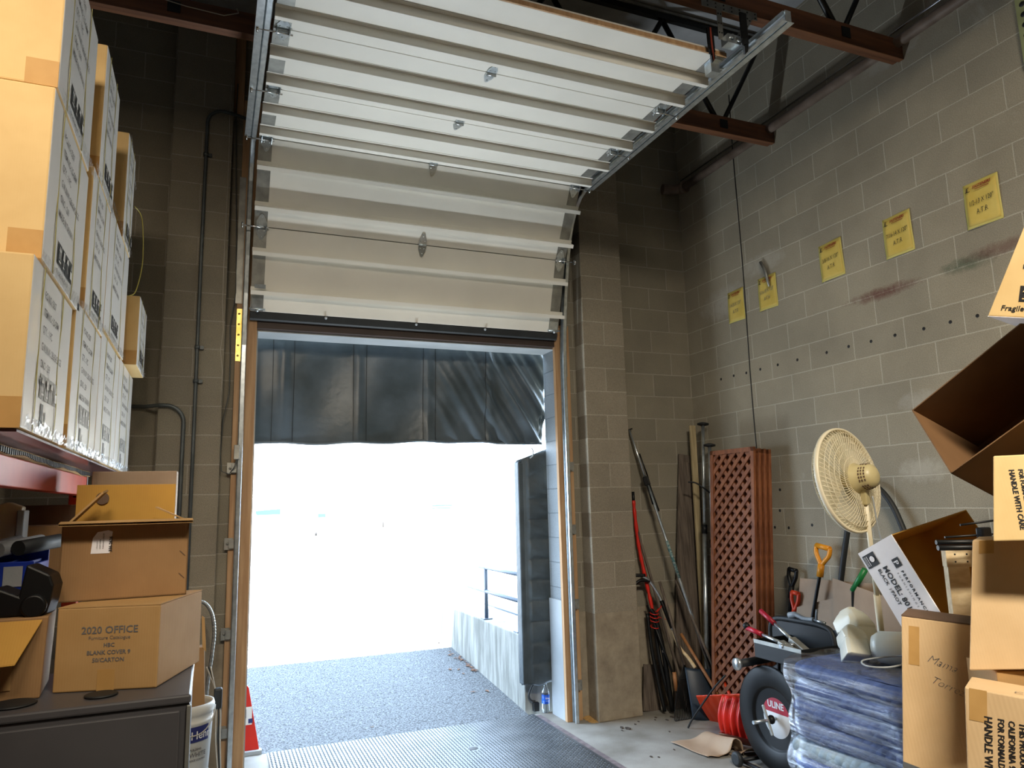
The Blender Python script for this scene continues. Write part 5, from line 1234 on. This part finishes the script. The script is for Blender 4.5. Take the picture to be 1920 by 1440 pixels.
MB().tube([J+(Bp-J)*.03, J+(Bp-J)*.38], .013, 12).build('pole', M['ivory'], r); MB().tube([J+(Bp-J)*.32, Bp], .017, 12).build('outer_pole', M['ivory'], r)
MB().lathe([(.20, 0), (.205, .012), (.12, .03), (.03, .05), (0, .05)], (-.47, -2.30, 0), (0, 0, 1), 36).build('base', M['ivory'], r)

# ------------------------------------------------------------------ cartons at right
# white printed carton, open
O = V((-1.342, -3.169, 1.554)); a = V((.112, -.274, -.59)); b = V((.02, .209, -.094)); c = V((.491, -.004, .095)); an, bn, cn = a.normalized(), b.normalized(), c.normalized(); t = .005
r = root('printed_carton', O+a*.5, 'open white printed carton, tilted with its brown inside showing, below the fan', 'carton')
mb = MB(); mb.para(O, a, b, cn*t, mis=[1]*6); bd = mb.build('white_side', [M['card_ochre'], M['white_print']], r)
mb = MB(); mb.para(O+cn*t+b-bn*t, a, bn*t, c); mb.para(O+cn*t, an*t, b, c-cn*2*t); mb.para(O+cn*t+a-an*t, an*t, b, c-cn*2*t); mb.para(O+c-cn*t, a, b, cn*t)
mb.build('brown_inside', M['card_ochre'], r)
lat = b.cross(a).normalized()
if lat.dot(c) > 0: lat = -lat
U = an; W = -bn
if U.cross(W).dot(lat) < 0: W = -W; Ot = O
else: Ot = O+b
# reading direction runs down the long edge
text('model_print', Ot, U, W, [('MODEL: 8014S NC', .100, .088, .040, {'bold': .0009, 'sx': .95}), ('BLACK    PAOT', .100, .055, .026, {'bold': .0004, 'sx': .95}), ('PERFORMANCE', .148, .168, .020, {'sp': 1.5, 'bold': .0007}), ('FURNISHINGS', .148, .143, .014, {'sp': 2.0}), ('rect', .090, .155, .040, .040), ('rect', .022, .012, .060, .075)], M['ink'], bd, .0015)
text('logo_letter', Ot, U, W, [('P', .100, .161, .036, {'bold': .001}), ('poly', [(.036, .062), (.040, .072), (.05, .077), (.060, .072), (.064, .062), (.060, .052), (.05, .047), (.040, .052)]), ('rect', .029, .035, .045, .003), ('rect', .029, .026, .045, .002), ('rect', .029, .019, .045, .002)], M['white_print'], bd, .0028)
text('logo_globe', Ot, U, W, [('S', .0435, .054, .02, {'bold': .001})], M['ink'], bd, .0040)
text('handwriting', Ot, U, W, [('W', .215, .085, .024, {'shear': .4}), ('hatched', .30, .035, .0)] if False else [('W', .185, .053, .026, {'shear': .4})], M['ink_grey'], bd, .0018)
# dark open carton above
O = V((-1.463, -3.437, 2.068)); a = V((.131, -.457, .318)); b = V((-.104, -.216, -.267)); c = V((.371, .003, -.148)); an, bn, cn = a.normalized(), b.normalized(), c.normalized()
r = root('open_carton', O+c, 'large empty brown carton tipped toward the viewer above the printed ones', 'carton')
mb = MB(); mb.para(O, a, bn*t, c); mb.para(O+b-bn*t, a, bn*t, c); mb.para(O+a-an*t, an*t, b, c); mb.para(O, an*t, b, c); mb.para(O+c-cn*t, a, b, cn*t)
bd = mb.build('body', M['card_shaded'], r)
text('print', O+b+c*.18+a*.10, cn*.9+an*.3, -an, [('SHIP TO', .02, .0, .03)], M['ink_red'], bd, .003)
# fragile carton at the right edge
O = V((-1.571, -3.87, 2.351)); a = V((.232, -.28, -.074)); b = V((.30, .10, .01)); c = V((.064, -.214, .446))
r = root('printed_carton', O+a*.5, 'tilted carton printed Fragile with an arrows mark, cut by the right edge', 'carton')
mb = MB().para(O, a, b, c); bd = mb.build('body', M['card_warm'], r, bevel=.003)
mb = MB().para(O-c.normalized()*.002, a, b, c.normalized()*.0015); mb.build('white_bottom', M['white_print'], r)
text('print', O, a, c-a*(c.dot(a)/a.dot(a)), [('Fragile - Handle with care', .035, .022, .026, {'shear': .15, 'bold': .0004}), ('MADE IN TAIWAN', .085, .170, .020, {'bold': .0005}), ('C/NO.:', .085, .200, .020, {'bold': .0005}), ('G.W.:', .085, .230, .020, {'bold': .0005}), ('rect', .085, .055, .055, .055)], M['ink'], bd, .0015)
text('arrow_mark', O, a, c-a*(c.dot(a)/a.dot(a)), [('rect', .094, .063, .037, .004), ('rect', .099, .071, .005, .022), ('rect', .121, .071, .005, .022), ('poly', [(.093, .088), (.110, .088), (.1015, .102)]), ('poly', [(.115, .088), (.132, .088), (.1235, .102)])], M['card_warm'], bd, .0028)
# carton marked by hand
O = V((-1.835, -3.507, 0)); O2 = V((-1.727, -3.507, 1.283)); a = V((.156, -.17, -.024)); c = O2-V((-1.798-.107, -3.507, 0)); c = V((.1765, 0, 1.283)); O = O2-c; b = V((.16, .10, 0))
r, bd = carton('cardboard_carton', 'tall tan carton with handwriting and a grey band, in front of the printed one', O, a, b, c, M['card_tan'])
W = (c-a*(c.dot(a)/a.dot(a))).normalized(); an = a.normalized(); nn = a.cross(c).normalized()
MB().prism([O2+V((0, 0, -.0)), O2+a, O2+a+b, O2+b], (0, 0, .004)).build('cut_edge', M['card_dark'], r)
text('handwriting', O+c*.88, an, W, [('Mama', .078, .01, .040, {'shear': .35, 'rot': -.28, 'bold': -.0008}), ('Torrez', .088, -.06, .038, {'shear': .35, 'rot': -.3, 'bold': -.0008})], M['ink_grey'], bd, .0015)
text('tape', O+c*.845, an, W, [('rect', .022, .035, .034, .135)], M['tape'], bd, .001)
text('band', O+c*.60, (a.normalized()+V((0, 0, -.20))), W, [('rect', 0, 0, .236, .020)], pm('grey_band', '62676e', None, rough=.4), bd, .0025)
# lower right carton
O2 = V((-1.985, -3.925, 1.15)); a = V((.175, -.25, -.03)); c = V((.148, 0, 1.15)); O = O2-c; b = V((.139, .078, -.0))
r, bd = carton('printed_carton', 'tan carton with rotated warning text, lowest at the right edge', O, a, b, c, M['card_tan'])
an = a.normalized(); W = (c-a*(c.dot(a)/a.dot(a))).normalized()
T = [('HANDLE WITH CARE', .028), ('FOR FORMALDEHYDE', .022), ('CALIFORNIA 93120 PHASE 2', .022), ('THIS PRODUCT IS COMPLIANT', .022), ('MFG DATE : JUN 2022', .022), ('PERFORMANCE', .032)]
def rot_text(nm, P0, an, W, u0, items, mat, par, gap=.026):
    it = []; u = u0
    for s_, z in items: it.append((s_, u, 0, z, {'rot': -PI/2, 'bold': .0006, 'sx': .92})); u += gap*z/.022
    return text(nm, P0, an, W, it, mat, par, .0018)
rot_text('print', O+c-W*.07, an, W, .050, T, M['ink'], bd)
text('tape', O+c-W*.085, an, W, [('rect', .012, -.005, .045, .09)], M['tape'], bd, .001)
text('top_print', O2+V((0, 0, .0)), an, b.normalized(), [('CARTON', .12, .03, .035)], M['ink_grey'], bd, .003)
# middle right carton
O2 = V((-1.785, -3.863, 1.574)); a = V((.40, -.262, .014)); c = V((.088, 0, .40)); O = O2-c; b = V((.19, .115, 0))
r, bd = carton('cardboard_carton', 'plain tan carton at the right edge, between the two text printed cartons', O, a, b, c, M['card_tan'])
text('tape', O2, a.normalized(), c.normalized(), [('rect', .02, -.045, .045, .042)], M['tape'], bd, .001)
O3 = O-V((.12*0, 0, 0)); 
carton('cardboard_carton', 'plain carton hidden low behind the lowest text printed one', (-1.80, -3.90, 0), (.42, -.2, 0), (.12, .19, 0), (0, 0, 1.17), M['card'])
# upper right carton with text
O2 = V((-1.832, -4.001, 1.842)); a = V((.322, -.244, .006)); c = V((.05, 0, .262)); O = O2-c; b = V((.165, .10, 0))
r, bd = carton('printed_carton', 'tan carton reading HANDLE WITH CARE sideways, stacked at the right edge', O, a, b, c, M['card_warm'])
an = a.normalized(); W = (c-a*(c.dot(a)/a.dot(a))).normalized()
rot_text('print', O+c-W*.045, an, W, .035, [('HANDLE WITH CARE', .021), ('FOR FORMALDEHYDE', .017), ('CALIFORNIA', .017)], M['ink'], bd, .027)
# stack continuing beyond the frame
carton('cardboard_carton', 'tall carton stack base outside the right edge, carrying the tilted cartons', (-1.22, -4.15, 0), (.5, -.1, 0), (.1, .45, 0), (0, 0, 1.62), M['card'])
# lumber frame and black rods
r = root('lumber_frame', (-1.40, -3.55, 0), 'pale lumber post and rail with nail holes, behind the tan cartons', 'lumber')
MB().para((-1.492, -3.536, 1.448), (.16, -.085, .0), (.02, .035, 0), (0.0, 0, .067)).build('rail', M['wood_pale'], r, bevel=.002)
MB().para((-1.442, -3.50, 0.02), (.075, -.035, 0), (.02, .035, 0), (-.0, 0, 1.427)).build('post', M['wood_pale'], r, bevel=.002)
mb = MB()
for u in (.18, .42):
    for v in (.02, .048): mb.lathe([(0, .0008), (.0035, .0008), (.0035, 0)], V((-1.492, -3.536, 1.448))+V((.16, -.085, 0))*u+V((0, 0, v)), (-.47, -.88, 0), 8)
mb.build('nail_holes', M['ink'], r)
r = root('black_rods', (-1.5, -3.62, 1.515), 'bundle of black bars lying on the lumber rail', 'rods')
for p, q, rad in (((-1.60, -3.585, 1.548), (-1.35, -3.70, 1.545), .009), ((-1.60, -3.59, 1.528), (-1.35, -3.70, 1.525), .010), ((-1.57, -3.60, 1.566), (-1.36, -3.69, 1.575), .004), ((-1.52, -3.63, 1.610), (-1.36, -3.71, 1.63), .004)):
    MB().tube([p, q], rad, 10).build('rod', M['black_steel'], r)
MB().box(-1.47, -1.42, -3.68, -3.65, 1.56, 1.60).build('clip', M['black_plastic'], r, bevel=.006)

# ------------------------------------------------------------------ light
w = bpy.data.worlds.new('sky'); sc.world = w; w.use_nodes = True
bg = w.node_tree.nodes['Background']; bg.inputs[0].default_value = (.72, .93, 1.18, 1); bg.inputs[1].default_value = 10
def light(name, typ, loc, rot=None, target=None, energy=10, color=(1, 1, 1), size=1, sy=None, **kw):
    l = bpy.data.lights.new(name, typ); l.energy = energy; l.color = color
    if typ == 'AREA':
        l.size = size
        if sy: l.shape = 'RECTANGLE'; l.size_y = sy
    if typ == 'SUN': l.angle = math.radians(.6)
    for k, v in kw.items(): setattr(l, k, v)
    o = bpy.data.objects.new(name, l); COL.objects.link(o); o.location = loc
    if target is not None: o.rotation_euler = (V(target)-V(loc)).to_track_quat('-Z', 'Y').to_euler()
    return o
light('sun', 'SUN', (-3, -5, 20), target=V((-3, -5, 20))+V((.04, .36, -.94)), energy=120, color=(1, .97, .93))
p = light('sky_portal', 'AREA', (-2.62, .24, 1.1), target=(-2.62, -5, 1.1), energy=1, size=2.44, sy=2.3); p.data.cycles.is_portal = True
light('warehouse_lamp', 'AREA', (-4.95, -5.4, 4.2), target=(-4.9, -3.2, 3.05), energy=15, color=(1, .84, .64), size=1.2, sy=.4, spread=1.15)
light('warehouse_lamp', 'AREA', (-3.0, -6.3, 4.8), target=(-1.5, -3.6, 1.3), energy=92, color=(1, .89, .72), size=1.2, sy=.4, spread=1.7)
light('door_bounce_fill', 'AREA', (-2.7, .16, .06), target=(-2.65, -1.55, 4.3), energy=46, color=(.86, .95, 1), size=1.2, sy=.12, spread=1.9)  # added unseen light standing in for daylight bounce onto the door panels
vs = sc.view_settings
sc.display_settings.display_device = 'sRGB'; vs.view_transform = 'Standard'; vs.look = 'None'; vs.exposure = 0; vs.gamma = 1; vs.use_curve_mapping = False
sc.cycles.use_denoising = True; sc.cycles.max_bounces = 10; sc.cycles.diffuse_bounces = 6; sc.cycles.transparent_max_bounces = 16
sc.cycles.caustics_reflective = False; sc.cycles.caustics_refractive = False; sc.cycles.sample_clamp_indirect = 30
for o in list(bpy.data.objects):
    if '_b' in o: del o['_b']
